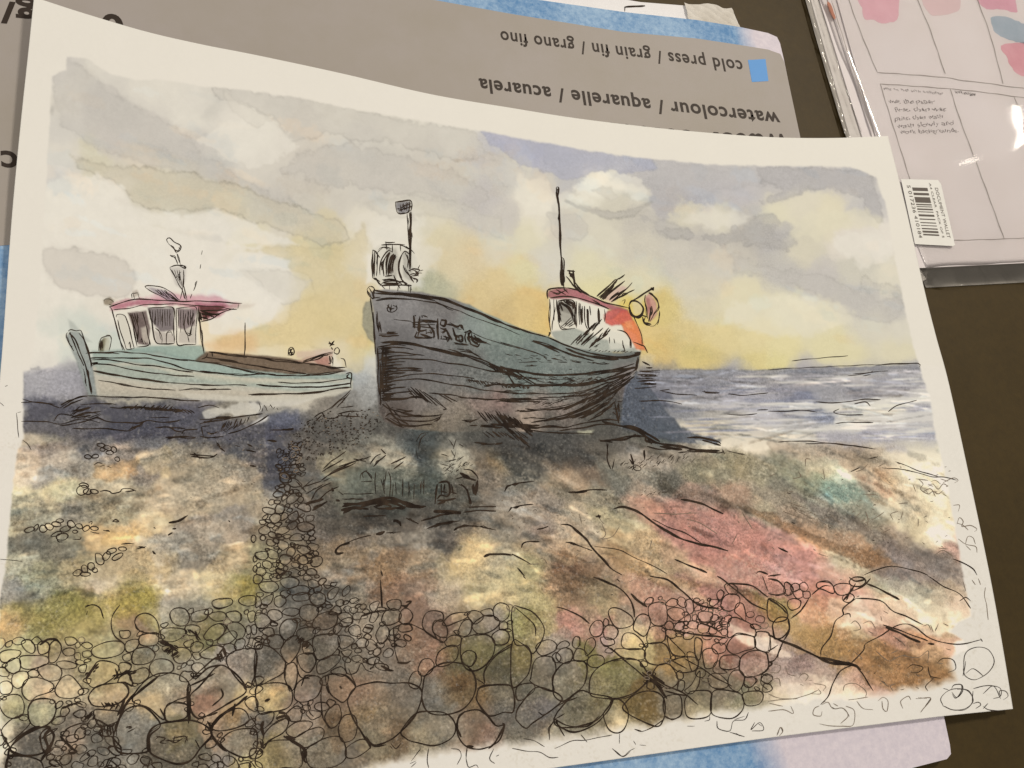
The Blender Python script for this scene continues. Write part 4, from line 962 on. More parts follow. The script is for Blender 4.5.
1.6 325,5 370,20 430,50 470,90 485,130 490,165
2.2 345,10 400,35 M 475,70 500,95 540,125 M 420,12 430,22
1.4 180,125 220,135 270,160 310,190
1.8 550,0 620,15 680,60 730,105 780,125 830,130
1.4 820,0 850,20 900,60 960,110 1024,140
1.6 860,40 880,30 960,40 1024,85
2 640,215 720,232 800,240 860,248
1.4 750,185 800,205 840,230 M 640,190 700,180
1.4 360,270 400,295 460,345 520,395 570,430 610,480
2.4 520,385 570,425 620,490 M 560,400 600,450 M 540,380 610,430
1.4 540,380 600,430 680,465 745,515 M 610,460 700,480
1.2 690,330 760,370 820,410 880,440 M 640,340 700,370
1 10,125 60,165 90,200 95,240
1.2 45,0 55,10
R 256 384 4
G beach_contour_lines
1 0,0 1,1
R 768 576 4
1 640,0 700,40 770,75 810,130 M 765,100 790,85 810,100
2.4 470,205 520,225 560,245 610,265
1.2 460,195 520,215 640,260
2 395,30 440,50 490,75 525,95
1.4 410,10 380,40 340,60
R 768 384 4
0.8 455,335 520,340 580,350 650,370 700,372 755,385 M 400,300 440,290 M 510,310 560,330 610,350 680,370
0.7 580,405 590,430 M 600,380 620,400 610,420 640,440 660,430 680,440 700,425 M 640,410 660,400 680,420 700,400 720,410 M 620,430 650,420 670,450 M 590,380 640,385 M 700,395 740,375 760,385 745,395 M 690,380 720,390 M 650,390 670,385 690,400 M 660,410 640,400 M 700,440 715,450 M 640,440 630,425
0.7 740,485 765,485 760,510 M 755,560 765,535 780,550 775,570 810,565 835,580 825,590 M 755,555 780,565 800,585 M 760,620 790,640 830,650 835,675 M 790,640 800,610 820,615 830,640 M 790,645 810,665 M 670,680 700,665 740,690 M 680,655 720,660 M 710,690 720,695
1.1 740,700 790,720 820,740 835,765
0.7 390,510 400,540 395,570 M 350,530 370,515 M 410,545 440,530 465,512 M 500,545 490,520 520,510 M 370,550 390,540 M 600,540 600,570 M 460,595 490,580 M 520,480 560,475 M 540,510 530,540 M 100,380 130,370 120,350 M 150,330 150,300 170,300 M 0,370 30,360 M 400,320 380,340 350,350 M 240,560 250,590 M 120,510 180,540 M 100,480 160,500 M 60,510 120,530 M 200,680 240,690 M 380,440 440,445 M 480,400 500,400 M 210,370 225,380 220,340 M 440,330 460,320
H 0.7 60,480 260,560 18,10 26 30
1.6 40,655 80,672 M 330,350 365,335
1 380,765 430,745 480,730 540,735 600,750 640,765
R 768 576 4
0.7 780,20 790,60 M 815,15 830,35 M 870,45 865,80 875,120 880,175 M 840,10 850,35
G pebble_drawing
1.2 0,0 0,1
R 0 576 4
1.2 340,125 370,115 400,130 415,170 M 345,155 350,140
1.4 340,122 360,116
1.2 480,115 450,160 445,200 460,240 490,265
P 1.2 540,190 550,160 580,148 610,160 632,190 635,230 600,228 560,220
1 540,190 545,210 560,220
P 1.2 85,270 100,255 125,258 140,285 132,308 105,300
P 1.4 150,280 165,262 190,265 200,285 190,305 160,312
P 1.2 200,275 220,258 240,270 245,300 225,340 200,345 195,315
2.4 160,275 190,255 225,255 245,275
P 1 250,300 275,288 298,295 295,315 265,320
P 1 325,275 350,265 370,280 350,292
P 1.2 370,290 420,265 480,262 500,280 485,310 420,330 375,318
P 1.2 505,265 540,252 558,262 545,290 515,305 500,290
P 1.2 560,240 600,228 632,232 630,270 600,280 560,272
P 1.2 535,300 570,285 600,288 620,315 600,345 560,355 530,345
P 1.2 80,325 110,318 160,318 190,325 190,350 140,370 95,370 80,350
P 1.2 25,350 50,330 80,335 80,375 55,390 25,375
P 1.2 0,310 30,295 80,300 75,320 30,345 5,340
P 1 150,375 180,352 230,360 248,385 235,415 190,418 165,400
P 1 50,400 75,380 110,385 110,415 75,450 50,435
P 1 225,348 260,340 305,352 300,368 250,370
P 1.2 95,425 130,405 180,415 215,435 205,460 150,480 120,500 90,470
P 1.2 225,440 250,405 285,400 330,450 330,470 285,490 240,485 222,465
P 1 110,385 135,375 155,385 150,402 120,402
P 1.1 0,500 40,475 80,480 98,520 85,560 40,568 10,545
P 1.6 112,540 130,500 170,490 215,500 225,535 205,580 165,605 125,590
P 1.1 10,610 50,570 100,560 120,590 70,640 30,670 10,640
P 1.1 0,430 30,420 50,440 40,470 5,470
P 1.2 345,410 375,360 400,340 450,345 475,365 460,400 420,430 370,445
P 1 478,350 505,348 525,360 515,380 485,390
P 1.4 355,480 390,440 450,430 495,430 515,465 490,500 440,520 380,520 360,505
P 1.2 520,400 560,370 590,370 595,400 560,430 530,425
P 1.2 598,365 620,335 660,332 690,350 690,380 640,400 610,395
P 1.4 530,495 560,440 620,395 680,388 735,405 760,440 750,480 700,500 660,530 655,575 600,530 560,515
P 1.1 665,520 700,505 750,515 750,560 700,580 665,575
P 1.2 170,650 200,620 230,610
P 1.2 495,385 520,400 530,440 500,425 470,425
P 1.3 375,540 420,535 480,545 470,580 420,600 390,590
P 2 460,620 490,550 530,522 580,525 620,560 640,600 600,640 590,700 520,710 470,700 455,660
P 2.2 592,640 620,600 700,580 780,580 830,605 845,640 800,690 760,740 700,750 620,720 595,690
P 1.8 760,480 800,440 860,370 900,360 960,410 985,460 930,500 860,540 800,570 765,540
P 1.2 905,345 920,310 980,290 1024,300 1024,380 1010,440 980,440 940,400
P 1.5 845,605 870,570 940,530 980,540 995,580 950,605 880,620
P 1.2 980,500 1010,480 1030,500 1025,540 995,530
P 1.6 885,655 920,625 980,610 1024,620 1024,700 980,725 930,710 890,680
P 2.6 40,690 90,640 150,610 200,605 180,640 190,690 150,715 80,715
P 2 160,640 190,610 215,640 200,690 175,700
P 1.4 30,730 80,720 140,730 168,750 160,790 40,790
2.8 35,690 30,740 20,768 M 60,660 110,620 160,600 M 45,715 100,720 M 215,690 180,715 165,740 M 215,650 190,700
1.4 245,650 270,610 320,590 360,590 M 240,640 270,670 310,705
2.6 240,640 270,672 300,700 M 270,708 310,705 M 255,660 290,690
1.6 0,610 20,650 40,690 M 445,640 480,680 485,695
1 430,765 450,730 480,715 520,708 M 600,735 590,768
2 640,530 660,570 M 752,430 752,480 755,590 M 748,450 760,500 760,580
2.6 750,460 752,560 M 535,470 500,520 480,560 460,610 M 640,395 560,460 510,500 M 500,490 470,560
1 635,600 590,640 590,700
3 840,600 850,640 880,680 910,700 M 830,580 850,620 M 990,480 940,520 870,570 840,610 M 830,560 870,545
3 505,605 525,600 M 515,610 528,606
1.2 510,625 540,610 M 750,640 740,670 M 660,660 720,655 M 780,655 800,690 M 700,640 690,670 M 625,640 660,650 640,665 665,670 M 690,650 740,640 750,660 M 670,655 700,665 730,650 M 620,655 640,640
H 1.8 410,525 480,520 -12,-18 10 6
2 435,505 415,530 M 455,510 440,535 M 475,510 462,535 M 495,505 480,535
H 1.4 340,560 380,545 -14,22 8 6
2 270,520 310,508 330,515 M 250,530 290,510
2.4 370,540 350,570 M 380,555 372,575 M 365,555 340,565 M 390,575 440,600 460,590
H 1.4 400,590 460,600 5,40 12 10
P 1.2 680,150 700,130 740,132 758,160 750,190 720,200 690,185
P 1 765,155 790,140 830,135 830,165 800,182 768,180
P 1 850,100 880,90 925,92 925,115 880,128 852,118
P 1 955,95 980,80 1020,80 1024,110 990,120 960,110
P 1 835,155 870,143 900,150 900,175 860,180
P 1 905,150 940,140 965,155 960,180 925,180
P 1 910,195 950,185 980,210 975,240 950,255 920,225
P 1 815,245 840,205 880,190 905,205 890,235 850,260
P 1 870,260 900,230 935,220 948,240 920,268 880,272
P 1 645,215 690,208 740,215 735,240 690,262 650,255
P 1 740,205 770,195 800,205 790,235 750,235
P 1 765,275 790,262 815,275 800,300 768,302
P 1 825,258 850,256 850,275 830,275
P 1 690,300 720,285 755,295 765,325 735,350 700,340
P 1.2 800,310 850,280 890,282 905,315 880,330 820,330
P 1 895,280 920,270 945,285 930,310 905,305
P 1 770,310 795,305 805,325 785,335
P 1 735,268 770,255 770,280 745,285
P 1 985,205 1000,200 1005,225 990,235
P 1 1005,200 1024,195 1024,230 1010,232
P 1 990,150 1015,140 1024,170 1000,185
P 0.9 300,310 320,308 322,335 300,330
P 0.9 330,305 360,300 365,320 335,325
P 0.9 315,365 345,355 340,385 320,385
P 0.9 490,320 520,310 522,335 498,340
H 2 640,260 700,290 25,8 18 16
H 2 650,300 700,330 20,-14 14 14
H 2 740,210 800,240 12,16 14 16
H 2.2 450,400 540,385 22,-8 14 12
H 2.4 340,400 385,370 10,-14 12 10
H 1.6 860,310 900,300 10,30 6 6
1.8 770,410 800,380 850,335 890,320 M 780,415 830,370 880,355 M 760,440 820,410 860,390 M 870,320 895,290 905,320
2.2 345,410 370,375 395,350 M 470,410 500,390 530,380 M 885,450 890,480 850,520 M 460,370 470,400 455,415 M 890,290 900,320
2.6 780,405 800,395 M 940,510 930,560 M 975,440 985,455
1.2 970,740 1000,740 1024,768 M 940,725 960,768 M 1000,560 1024,590 M 915,700 920,740
R 256 576 4
P 1.1 12,30 40,22 75,25 90,48 60,68 25,58
P 1 95,20 130,5 170,15 165,40 120,48
P 1 55,0 85,-10 100,15 70,22
P 1 0,85 15,85 22,110 0,125
P 1 20,100 45,80 68,75 60,105 35,120
P 1 78,85 110,80 120,105 95,125 75,112
P 1 125,60 160,40 200,40 215,60 180,75 140,75
P 1 145,80 175,68 205,70 210,95 160,100
P 1 218,80 245,62 272,75 275,105 245,118 220,105
P 1 230,50 258,38 262,55 238,70
P 1 290,65 320,45 332,55 310,90 290,92
P 1 345,60 370,38 375,60 350,82
P 1 375,95 400,88 412,100 395,110 378,108
P 0.9 350,130 370,120 382,135 365,148
P 0.9 275,95 300,110 M 320,100 345,95 350,115 325,120
P 0.9 300,40 285,50 270,35
P 1 105,150 120,130 155,128 175,140 150,160
P 1 180,125 215,115 250,130 240,165 205,182 175,160
P 1.1 225,190 245,160 290,142 322,150 320,190 280,215 235,208
P 1 45,150 60,135 95,140 105,165 80,180 55,170
P 1 0,150 40,155 60,185 30,210 0,200
P 1 95,205 120,175 160,180 160,215 130,255 100,245
P 1 165,220 200,205 235,212 230,245 195,262 170,250
P 1 45,250 65,235 100,240 110,265 95,290 60,285
P 1.2 100,290 130,250 165,240 178,275 160,320 130,350 105,320
P 1.2 0,285 50,282 95,315 120,355 105,390 50,420 0,430
P 1 185,275 205,262 230,290 228,310 195,310
P 1.2 230,250 280,232 325,235 335,270 310,310 260,335 235,320
P 1 165,325 190,310 225,312 240,345 215,385 180,370
P 1 245,350 290,320 335,318 330,345 290,380 250,390
P 1 330,240 370,240 392,258 365,285 338,290
P 1 370,210 395,195 415,205 415,240 380,235
P 1 115,365 150,345 165,380 160,440 140,455 115,410
P 1.4 0,450 40,430 100,428 140,450 145,500 120,530 60,545 10,545
P 1.2 160,440 190,410 240,400 265,425 245,480 190,505 155,490
P 1.2 280,400 320,392 360,400 395,440 380,470 350,505 320,490 290,460
P 1.1 300,380 340,362 360,385 350,400 310,392
1 370,320 355,350 365,390 400,385 420,350 440,375 470,385 M 395,350 420,335 M 480,330 510,350 520,375 550,380
1 480,330 470,360 455,375 M 370,370 400,440
P 1 480,230 500,198 525,205 530,240 500,272 485,255
P 1 400,265 425,248 450,262 440,285 410,285
P 1 445,255 470,258 485,285 460,300 440,285
1.2 410,190 425,160 460,145 500,138 540,140 M 440,205 470,212 M 520,235 540,270 M 490,290 470,270
2.6 435,205 468,212 M 420,160 460,148 490,142 M 565,345 600,348 620,340 M 325,290 335,300 330,320 M 600,105 620,102 600,120 580,118 M 455,370 470,365 M 520,375 550,380 M 500,360 540,378
1.8 498,15 500,60 505,128
P 1.2 505,165 520,140 555,130 580,150 570,180 530,198 505,185
P 1.1 580,140 605,130 628,160 605,195 575,180
P 1.1 522,110 545,95 578,98 575,130 540,135
1.2 550,205 555,290 570,348 M 550,205 600,190 660,210 720,250 755,265
P 1.2 665,190 680,150 710,138 745,148 745,180 715,180 705,215 720,250 680,225
P 1.2 710,195 740,175 765,210 760,245 730,240 708,222
P 1.2 745,190 780,155 840,145 845,165 800,185 765,200
P 1 755,260 785,238 820,245 815,275 770,282
P 1.2 720,335 735,300 775,278 805,285 805,325 780,350 740,362 722,355
P 1.2 810,215 830,180 860,178 860,220 840,240 812,235
P 1.1 845,150 870,138 900,148 908,170 880,192 860,180
P 1.1 950,130 975,108 1010,120 1010,160 985,180 955,170
P 1 865,200 900,165 945,160 975,185 940,220 890,232
P 1 900,140 940,132 948,160 912,158
P 1.2 820,260 850,240 910,232 950,255 952,300 925,350 870,378 825,350
P 1.1 822,320 845,298 875,305 882,330 860,360 830,350
P 1.1 945,235 985,212 1010,230 1005,265 965,275 948,260
P 1 975,190 1000,185 1005,210 975,215
P 1.1 650,365 665,335 695,332 712,355 700,385 670,400 652,390
P 1.1 612,415 630,385 655,385 662,420 645,450 615,440
P 1.6 668,440 680,395 720,360 780,345 840,358 878,410 870,480 830,530 760,555 690,545 665,500
1.2 880,380 915,360 950,320 1024,270 M 915,430 915,380 960,320 1020,280
1.1 880,410 910,430 915,440 M 1024,440 960,435 910,438 885,450
P 1.6 885,470 900,445 960,435 1024,445 1030,540 990,545 930,558 885,500
P 1.6 368,490 400,445 470,425 540,428 620,430 662,460 650,530 620,580 560,640 490,675 450,660 400,590 372,530
P 1.5 580,620 640,550 710,542 770,555 798,600 780,650 710,678 640,665 600,650
P 1.4 805,590 820,550 880,535 920,555 960,600 992,600 970,660 900,692 840,680 808,640
2.4 835,540 810,570 805,610 820,645 M 940,580 960,600 M 840,680 870,682 M 985,590 992,600 960,660 930,690
P 1.1 275,560 300,525 330,515 342,560 320,600 290,605
P 1.2 330,610 350,560 390,558 405,600 390,650 345,662
P 1.2 200,700 250,660 320,640 350,660 358,730 300,765 220,765
P 1.2 360,690 400,660 435,655 458,685 400,725 362,725
P 1.1 150,655 200,620 250,605 272,620 260,655 200,685 160,675
P 1.1 120,620 160,585 210,580 225,595 190,630 150,645
P 1.1 125,545 160,520 182,535 180,575 145,582 125,570
P 1.1 30,640 60,600 110,570 130,585 110,625 50,660 30,690
P 1.1 0,560 40,545 70,545 65,580 30,610 0,605
P 1.2 0,720 40,670 100,655 160,665 180,700 170,768 20,768
1.2 265,420 260,500 270,570 300,610 M 205,505 215,545 230,562 M 280,440 290,470 M 540,670 560,690 580,670 M 535,680 545,690 M 405,600 460,690 M 440,640 470,680 520,675
3 80,570 120,560 140,580 M 110,640 190,690 200,730 M 15,660 30,690 M 90,545 120,550 M 185,700 195,740 205,745 M 120,640 155,655 M 22,600 30,640
3 335,440 342,452 M 35,500 55,492 M 850,680 870,682 M 30,580 20,610
1.2 180,440 200,400 240,400 M 115,350 118,410 M 160,320 175,400 215,410
0.8 690,690 685,740 690,768 M 780,690 810,695 820,720 805,755 M 950,690 935,730 955,750 M 960,720 972,715 M 640,740 615,750 M 840,730 850,765 880,755 890,768 M 845,680 840,730 M 620,765 640,745 M 660,690 620,740
H 2.2 160,260 200,290 20,-20 14 10
R 512 576 4
P 1.3 0,130 40,128 90,150 125,200 125,245 100,290 80,310 60,280 10,265
P 1.4 0,268 40,270 75,310 72,370 50,410 0,440
P 1.1 95,290 110,265 150,255 178,275 170,300 120,318
P 1 175,290 190,268 215,260 230,275 205,290
P 1 175,318 200,290 230,290 242,320 225,345 190,345
P 1 160,320 178,305 195,325 185,345 165,340
P 1 240,275 250,245 268,245 270,275 255,290
P 1 290,290 300,255 325,248 332,280 300,320
P 1.1 245,325 260,292 290,298 305,330 270,342 248,335
P 1.2 75,410 85,350 110,325 160,325 175,370 160,410 165,460 100,440 72,420
P 1.4 162,440 170,390 215,345 280,340 300,370 290,430 250,470 205,500 170,480
P 1.4 310,430 325,385 380,345 440,330 500,335 530,370 545,410 510,450 460,480 400,490 320,480
P 1.1 300,340 320,318 360,320 370,345 340,365 310,360
P 1.1 15,460 30,435 80,430 90,455 50,490 22,495
P 1.4 15,560 30,520 90,450 150,455 200,495 130,555 80,590 55,608 20,580
P 1.4 170,565 210,510 270,460 320,470 400,490 380,530 330,580 240,605 180,600
1.4 170,580 200,610 250,625 320,600 380,545 405,495 M 165,570 230,600 300,600 350,560
P 1.3 365,555 385,525 405,490 445,505 465,550 450,610 420,628 385,610
P 1.4 450,540 460,500 500,470 560,460 600,480 612,530 605,575 570,600
1.1 605,575 560,605 520,622 490,612
P 1.2 605,500 620,480 670,478 680,520 672,560 640,572 612,560
P 1.3 690,510 700,480 720,460 790,462 798,500 790,555 740,572 700,560
P 1.3 800,470 840,455 910,470 928,510 915,545 870,570 800,550
P 1.1 925,470 990,460 1005,480 990,510 950,520 930,510
P 1.2 310,215 330,182 355,178 365,200 355,235 325,242
P 1.2 365,225 378,200 405,198 425,220 410,250 375,252
P 1.2 385,150 400,128 440,135 480,165 480,195 440,210 410,200
P 1 365,185 372,170 385,178 385,195 370,200
P 1.2 440,250 455,228 490,232 522,265 520,290 470,295 440,280
P 1.2 485,210 495,170 520,152 550,165 552,200 530,240 500,225
P 1.2 540,240 555,205 590,200 612,215 610,255 580,270 545,268
P 1.2 535,290 545,270 600,268 625,290 632,330 600,355 550,350 530,320
P 1.1 410,295 440,290 460,290 525,295 530,330 490,335 430,320
P 1 355,245 400,250 410,270 380,278 360,270
P 1.1 545,125 580,105 610,110 620,140 615,190 580,200 555,180
P 1 620,140 650,125 685,135 685,165 655,180 630,165
P 1 615,110 640,90 665,100 655,120 625,120
P 1 660,105 670,85 690,90 698,120 680,125
P 1 690,110 705,92 722,100 725,140 705,150
P 1 530,110 545,88 565,90 560,110
P 1 745,150 765,142 800,148 800,170 780,185 750,178
P 1 700,195 715,180 742,185 740,210 712,210
P 1 610,190 630,180 645,195 640,215 615,210
P 1 650,200 670,180 690,190 680,215 655,215
P 0.9 720,160 738,155 735,180 722,178
P 0.9 690,165 712,155 712,178 695,182
P 1 740,200 760,190 790,200 780,225 750,225
P 1 790,205 820,208 815,230 790,228
P 1.2 835,110 850,80 880,72 910,85 905,120 870,140 840,130
P 1 850,40 870,30 900,45 900,70 870,72
P 1 820,70 835,55 848,70 835,95 822,90
P 1 890,140 900,110 925,115 935,180 910,160
P 1.2 865,180 890,165 930,180 965,200 975,240 930,232 900,230 865,245
P 1.2 862,270 890,240 930,235 968,245 970,285 930,300 890,312 862,295
P 1.2 975,230 1000,222 1030,235 1030,300 995,300 972,280
P 1.3 910,350 920,320 960,298 1010,305 1024,330 1024,370 990,395 940,405 912,380
P 1.1 830,345 840,322 880,315 910,325 905,360 870,375 835,368
P 1 800,280 820,268 850,272 852,300 820,312 803,300
P 1.1 765,300 800,290 825,315 810,360 775,370 765,340
P 1 865,410 885,380 915,380 930,410 905,460 870,445
P 1 930,410 960,402 975,420 955,445 930,440
P 1 810,350 830,340 832,365 860,385 830,390 805,380
P 1 700,310 730,310 745,350 720,380 M 630,345 680,325 740,330 740,370 700,385 660,380
P 1 655,392 670,378 685,395 680,412 660,410
P 1 662,440 668,420 688,420 690,445 678,460 664,455
P 1 785,400 820,390 860,420 860,445 820,450 790,435
P 1.1 690,460 720,430 750,380 748,430 720,470
P 1.1 565,385 590,355 630,355 660,400 660,430 630,450 590,430 570,410
P 1 730,260 740,245 760,265 752,330 735,330
P 1 620,240 640,260 680,300 690,320 640,310
1 540,15 560,10 M 1000,0 1024,60 M 1000,385 995,430 1024,455 M 990,390 1024,400
1.2 105,545 130,555 190,515 260,485 M 150,655 150,610 175,570 M 175,570 210,550 M 175,575 185,600 M 180,590 210,640 M 615,560 640,575 670,560 680,545
0.8 45,650 90,660 130,682 M 0,690 60,700 110,705 150,725 185,725 M 170,690 240,660 300,655 400,635 M 275,635 300,665 M 430,630 430,670 M 400,690 440,720 470,700 490,690 M 485,660 495,675 M 510,675 535,677 M 490,612 520,622 M 700,600 730,600 M 770,580 790,575 790,560 M 820,580 825,610 870,620 885,580 930,575 945,545 M 890,575 930,560 M 970,585 955,615 990,585 1005,615 960,620 M 870,625 930,642 M 985,590 1000,600
R 768 576 4
P 1.3 0,95 30,100 70,130 75,170 30,185 0,165
P 1.2 20,190 45,165 80,170 85,210 60,245 30,250 22,220
P 1.1 65,30 80,25 100,50 90,75 70,70
P 1 90,40 110,28 128,40 115,60 95,60
P 1 100,65 130,55 140,80 115,90
P 1 125,35 145,25 160,45 150,60 130,55
P 1 140,65 165,62 168,85 145,88
P 1 80,100 105,90 130,100 125,125 95,135 78,120
P 1.2 195,45 200,25 240,25 262,45 260,70 220,55
P 1.1 262,45 290,30 330,35 320,70 280,75
P 1.6 325,20 345,5 380,8 390,25 370,42 335,38
P 1.1 300,80 330,70 345,85 325,105 300,98
1.4 0,10 40,20 70,60 40,75 0,70 M 0,0 50,-5 M 165,85 130,140 90,170 M 175,75 220,40 250,40
2 0,90 40,115 75,150 M 325,5 350,20 390,15 M 350,30 320,75 300,100
1.3 350,90 420,92 460,105 500,140 560,165 620,195
1.3 350,90 300,130 300,155 270,180 250,240 215,290 210,325
1.1 300,155 325,150 330,165
2.6 0,235 60,262 130,290 200,325 260,350 330,355 M 250,345 340,355 370,375 M 200,325 300,345
1.6 60,262 30,330 0,345 M 0,300 20,290 40,275 M 80,170 85,215 60,262
1.2 340,355 290,380 260,430 240,480 210,515 M 330,350 380,300 390,270 450,240 500,205 550,192 590,205 640,245 720,270 790,270 850,255 M 340,350 380,395 420,460 M 850,250 858,262
2 325,360 340,350 M 0,340 15,350 0,365
2.2 270,340 340,352 M 640,270 665,272
0.7 0,500 50,495 100,490 160,475 200,455 M 0,470 50,490 120,490 M 20,350 50,360 40,385 10,385 M 120,410 140,390 160,400 150,420 M 70,360 80,390 110,400 M 0,420 40,410 50,440 M 200,450 210,470 170,470 M 0,540 60,535 100,550 90,520 M 5,510 60,520 M 185,430 230,440 220,460
0.7 205,520 185,530 180,555 210,560 215,540 M 215,515 240,505 260,530 300,530 320,560 290,590 M 215,510 230,500 M 260,510 280,520 M 205,590 250,600 300,600 340,595 345,540 310,520 M 320,495 360,490 400,485 M 355,500 380,530 420,535 M 300,460 310,435 350,430 390,460 390,485 M 440,500 460,485 480,500 475,540 460,530 455,500 M 540,530 530,500 560,480 570,495 M 590,490 650,490 610,545 M 600,485 635,490
0.8 700,520 690,490 720,460 760,450 800,460 820,500 790,530 740,535 700,520 M 735,450 745,435 775,435 778,460 755,485 735,465 M 700,450 720,455 M 675,350 700,330 740,335 750,370 720,385 M 640,460 630,440 660,410 M 555,370 580,355 620,365 600,385 570,385 M 640,360 650,400 690,410
0.8 780,380 790,310 830,285 880,295 905,340 880,385 830,415 790,400 780,370 M 790,390 820,370 860,400 M 790,340 780,400 M 820,450 860,440 900,440 930,450 930,480 900,490 M 820,460 815,500 M 930,480 925,460 950,460 960,480 940,495 M 860,470 900,440 930,490 M 820,510 840,505 850,515 830,530 M 860,520 880,535 930,540 M 880,510 860,530
0.7 35,635 50,605 60,620 45,640 M 430,300 480,340 M 490,310 520,295 M 380,330 340,300 M 500,240 530,260 550,280 M 490,340 530,320 560,315 M 540,320 600,325 640,300 640,340 M 500,460 490,440 510,430 M 450,420 480,440 M 460,140 480,150 M 620,200 640,195 650,215 M 650,195 660,225 M 680,190 670,220 M 700,190 720,200 M 710,290 730,295 M 700,350 680,350
0.7 330,190 350,180 370,210 340,220 M 380,190 410,180 430,210 M 400,220 420,230 M 455,180 450,160"""
def smooth(p, closed=False, step=1.3):
    p = np.asarray(p, float)
    if len(p) < 2: return p
    if closed: q = np.vstack([p[-1], p, p[0], p[1]])
    else: q = np.vstack([2*p[0]-p[1], p, 2*p[-1]-p[-2]])
    out = []
    for i in range(1, len(q)-2):
        p0, p1, p2, p3 = q[i-1], q[i], q[i+1], q[i+2]
        n = max(2, int(np.linalg.norm(p2-p1)/step))
        t = (np.arange(n)/n)[:, None]
        out.append(0.5*((2*p1)+(-p0+p2)*t+(2*p0-5*p1+4*p2-p3)*t**2+(-p0+3*p1-3*p2+p3)*t**3))
    out.append(q[-2][None])
    return np.vstack(out)
STROKES = {}     # group -> list of (points, width, closed)
def put(g, p, w, closed=False):
    p = smooth(p, closed)
    if np.abs(np.diff(p, axis=0)).sum() < 0.7: return
    STROKES.setdefault(g, []).append((p, w, closed))
def ell(cx, cy, rx, ry, rot, irr=0.1, n=9):
    t = np.arange(n)/n*2*math.pi + random.random()
    r = 1+irr*np.array([random.uniform(-1, 1) for _ in t])
    x = np.cos(t)*rx*r; y = np.sin(t)*ry*r; c, s = math.cos(math.radians(rot)), math.sin(math.radians(rot))
    return np.stack([cx+x*c-y*s, cy+x*s+y*c], 1)
TRACED = []
def parse(txt):
    g = None; ox = oy = 0; k = 1
    for l in txt.strip().split('\n'):
        t = l.split()
        if not t: continue
        if t[0] == 'G': g = '_'.join(t[1:]); continue
        if t[0] == 'R': ox, oy, k = map(float, t[1:4]); continue
        o = np.array([ox, oy])
        if t[0] == 'E':
            w = float(t[1]); c = pts_of(t[2])[0]/k+o
            put(g, ell(c[0], c[1], float(t[3])/k, float(t[4])/k, float(t[5]), 0.12), w, True); continue
        if t[0] == 'H':
            w = float(t[1]); a = pts_of(t[2])[0]; b_ = pts_of(t[3])[0]; d = pts_of(t[4])[0]; n = int(t[5]); j = float(t[6])
            for i in range(n):
                c = a+(b_-a)*((i+random.uniform(-.4, .4)+0.5)/n)+np.array([random.uniform(-j, j)*0.5, random.uniform(-j, j)*0.5])
                e = c+d*random.uniform(0.55, 1.15)+np.array([random.uniform(-.15, .15)*j, random.uniform(-.15, .15)*j])
                m_ = (c+e)/2+np.array([random.uniform(-.12, .12)*j, random.uniform(-.12, .12)*j])
                put(g, np.array([c, m_, e])/k+o, w*random.uniform(0.6, 1.1))
            continue
        closed = t[0] == 'P'
        if closed: t = t[1:]
        w = float(t[0])
        for part in ' '.join(t[1:]).split('M'):
            p = pts_of(part)/k+o
            if len(p) < 2: continue
            put(g, p, w, closed)
            if closed: TRACED.append((p, g))
parse(INK)
# registration letters scrawled on the bow, gone over twice
for _ in range(2):
    for a in ([(414, 316), (415, 328)], [(419, 317), (419, 330), (427, 330)], [(418, 320), (438, 322)], [(421, 334), (430, 337)], [(417, 332), (416, 337), (432, 338)], [(428, 324), (434, 333), (433, 338)],
              [(438, 319), (438, 329), (438, 339)], [(441, 320), (446, 321), (444, 326), (441, 325)], [(441, 328), (446, 330), (442, 333)], [(443, 336), (449, 339), (447, 342)], [(449, 323), (457, 327), (461, 325), (463, 330)],
              [(453, 328), (455, 335), (460, 336)], [(456, 336), (462, 336), (462, 341), (457, 340), (456, 336)], [(465, 333), (470, 331), (468, 338), (471, 344)], [(471, 333), (473, 341), (478, 343)], [(455, 343), (468, 345)], [(470, 344), (477, 347), (480, 344)], [(474, 335), (480, 341), (486, 343)], [(446, 330), (452, 340)], [(424, 316), (428, 317)]):
        put('boat_drawing|large', [(x+random.uniform(-.7, .7), y+random.uniform(-.7, .7)) for x, y in a], random.uniform(1.1, 1.7))

# small pebbles packed as the pen did between and below the boats
TR = [(p.mean(0), max(np.ptp(p[:, 0]), np.ptp(p[:, 1]))/2) for p, _ in TRACED]
def pack(poly, rmin, rmax, tries, g, w, gap=0.9, avoid=True):
    poly = np.array(poly, float); lo, hi = poly.min(0), poly.max(0); done = []
    for _ in range(tries):
        x, y = random.uniform(lo[0], hi[0]), random.uniform(lo[1], hi[1])
        if inside(poly, x, y) < 0: continue
        near = [math.hypot(x-a, y-b_)-r for a, b_, r in done]
        if avoid:
            near += [math.hypot(x-c[0], y-c[1])-r*0.85 for c, r in TR if abs(c[0]-x) < 60 and abs(c[1]-y) < 60]
        r = min([rmax]+near)
        if r < rmin: continue
        done.append((x, y, r))
        e = ell(x, y, r*random.uniform(1.05, 1.5), r*random.uniform(0.72, 1.0), random.uniform(-50, 30), 0.24, random.choice([6, 7, 8]))
        put(g, e, w*random.uniform(0.75, 1.35), True); TRACED.append((e, g))
    return done
PB = 'pebble_drawing'
pack([(279, 476), (297, 476), (302, 500), (311, 520), (313, 545), (318, 560), (318, 577), (256, 577), (262, 545), (262, 512), (274, 500)], 1.8, 5.2, 1500, PB, 1.05, 0.8, False)
pack([(277, 452), (300, 440), (304, 476), (280, 478)], 1.2, 2.6, 500, PB, 0.9, 0.8, False)
pack([(256, 577), (318, 577), (345, 590), (352, 612), (330, 640), (256, 650)], 2.2, 6, 500, PB, 1.0)
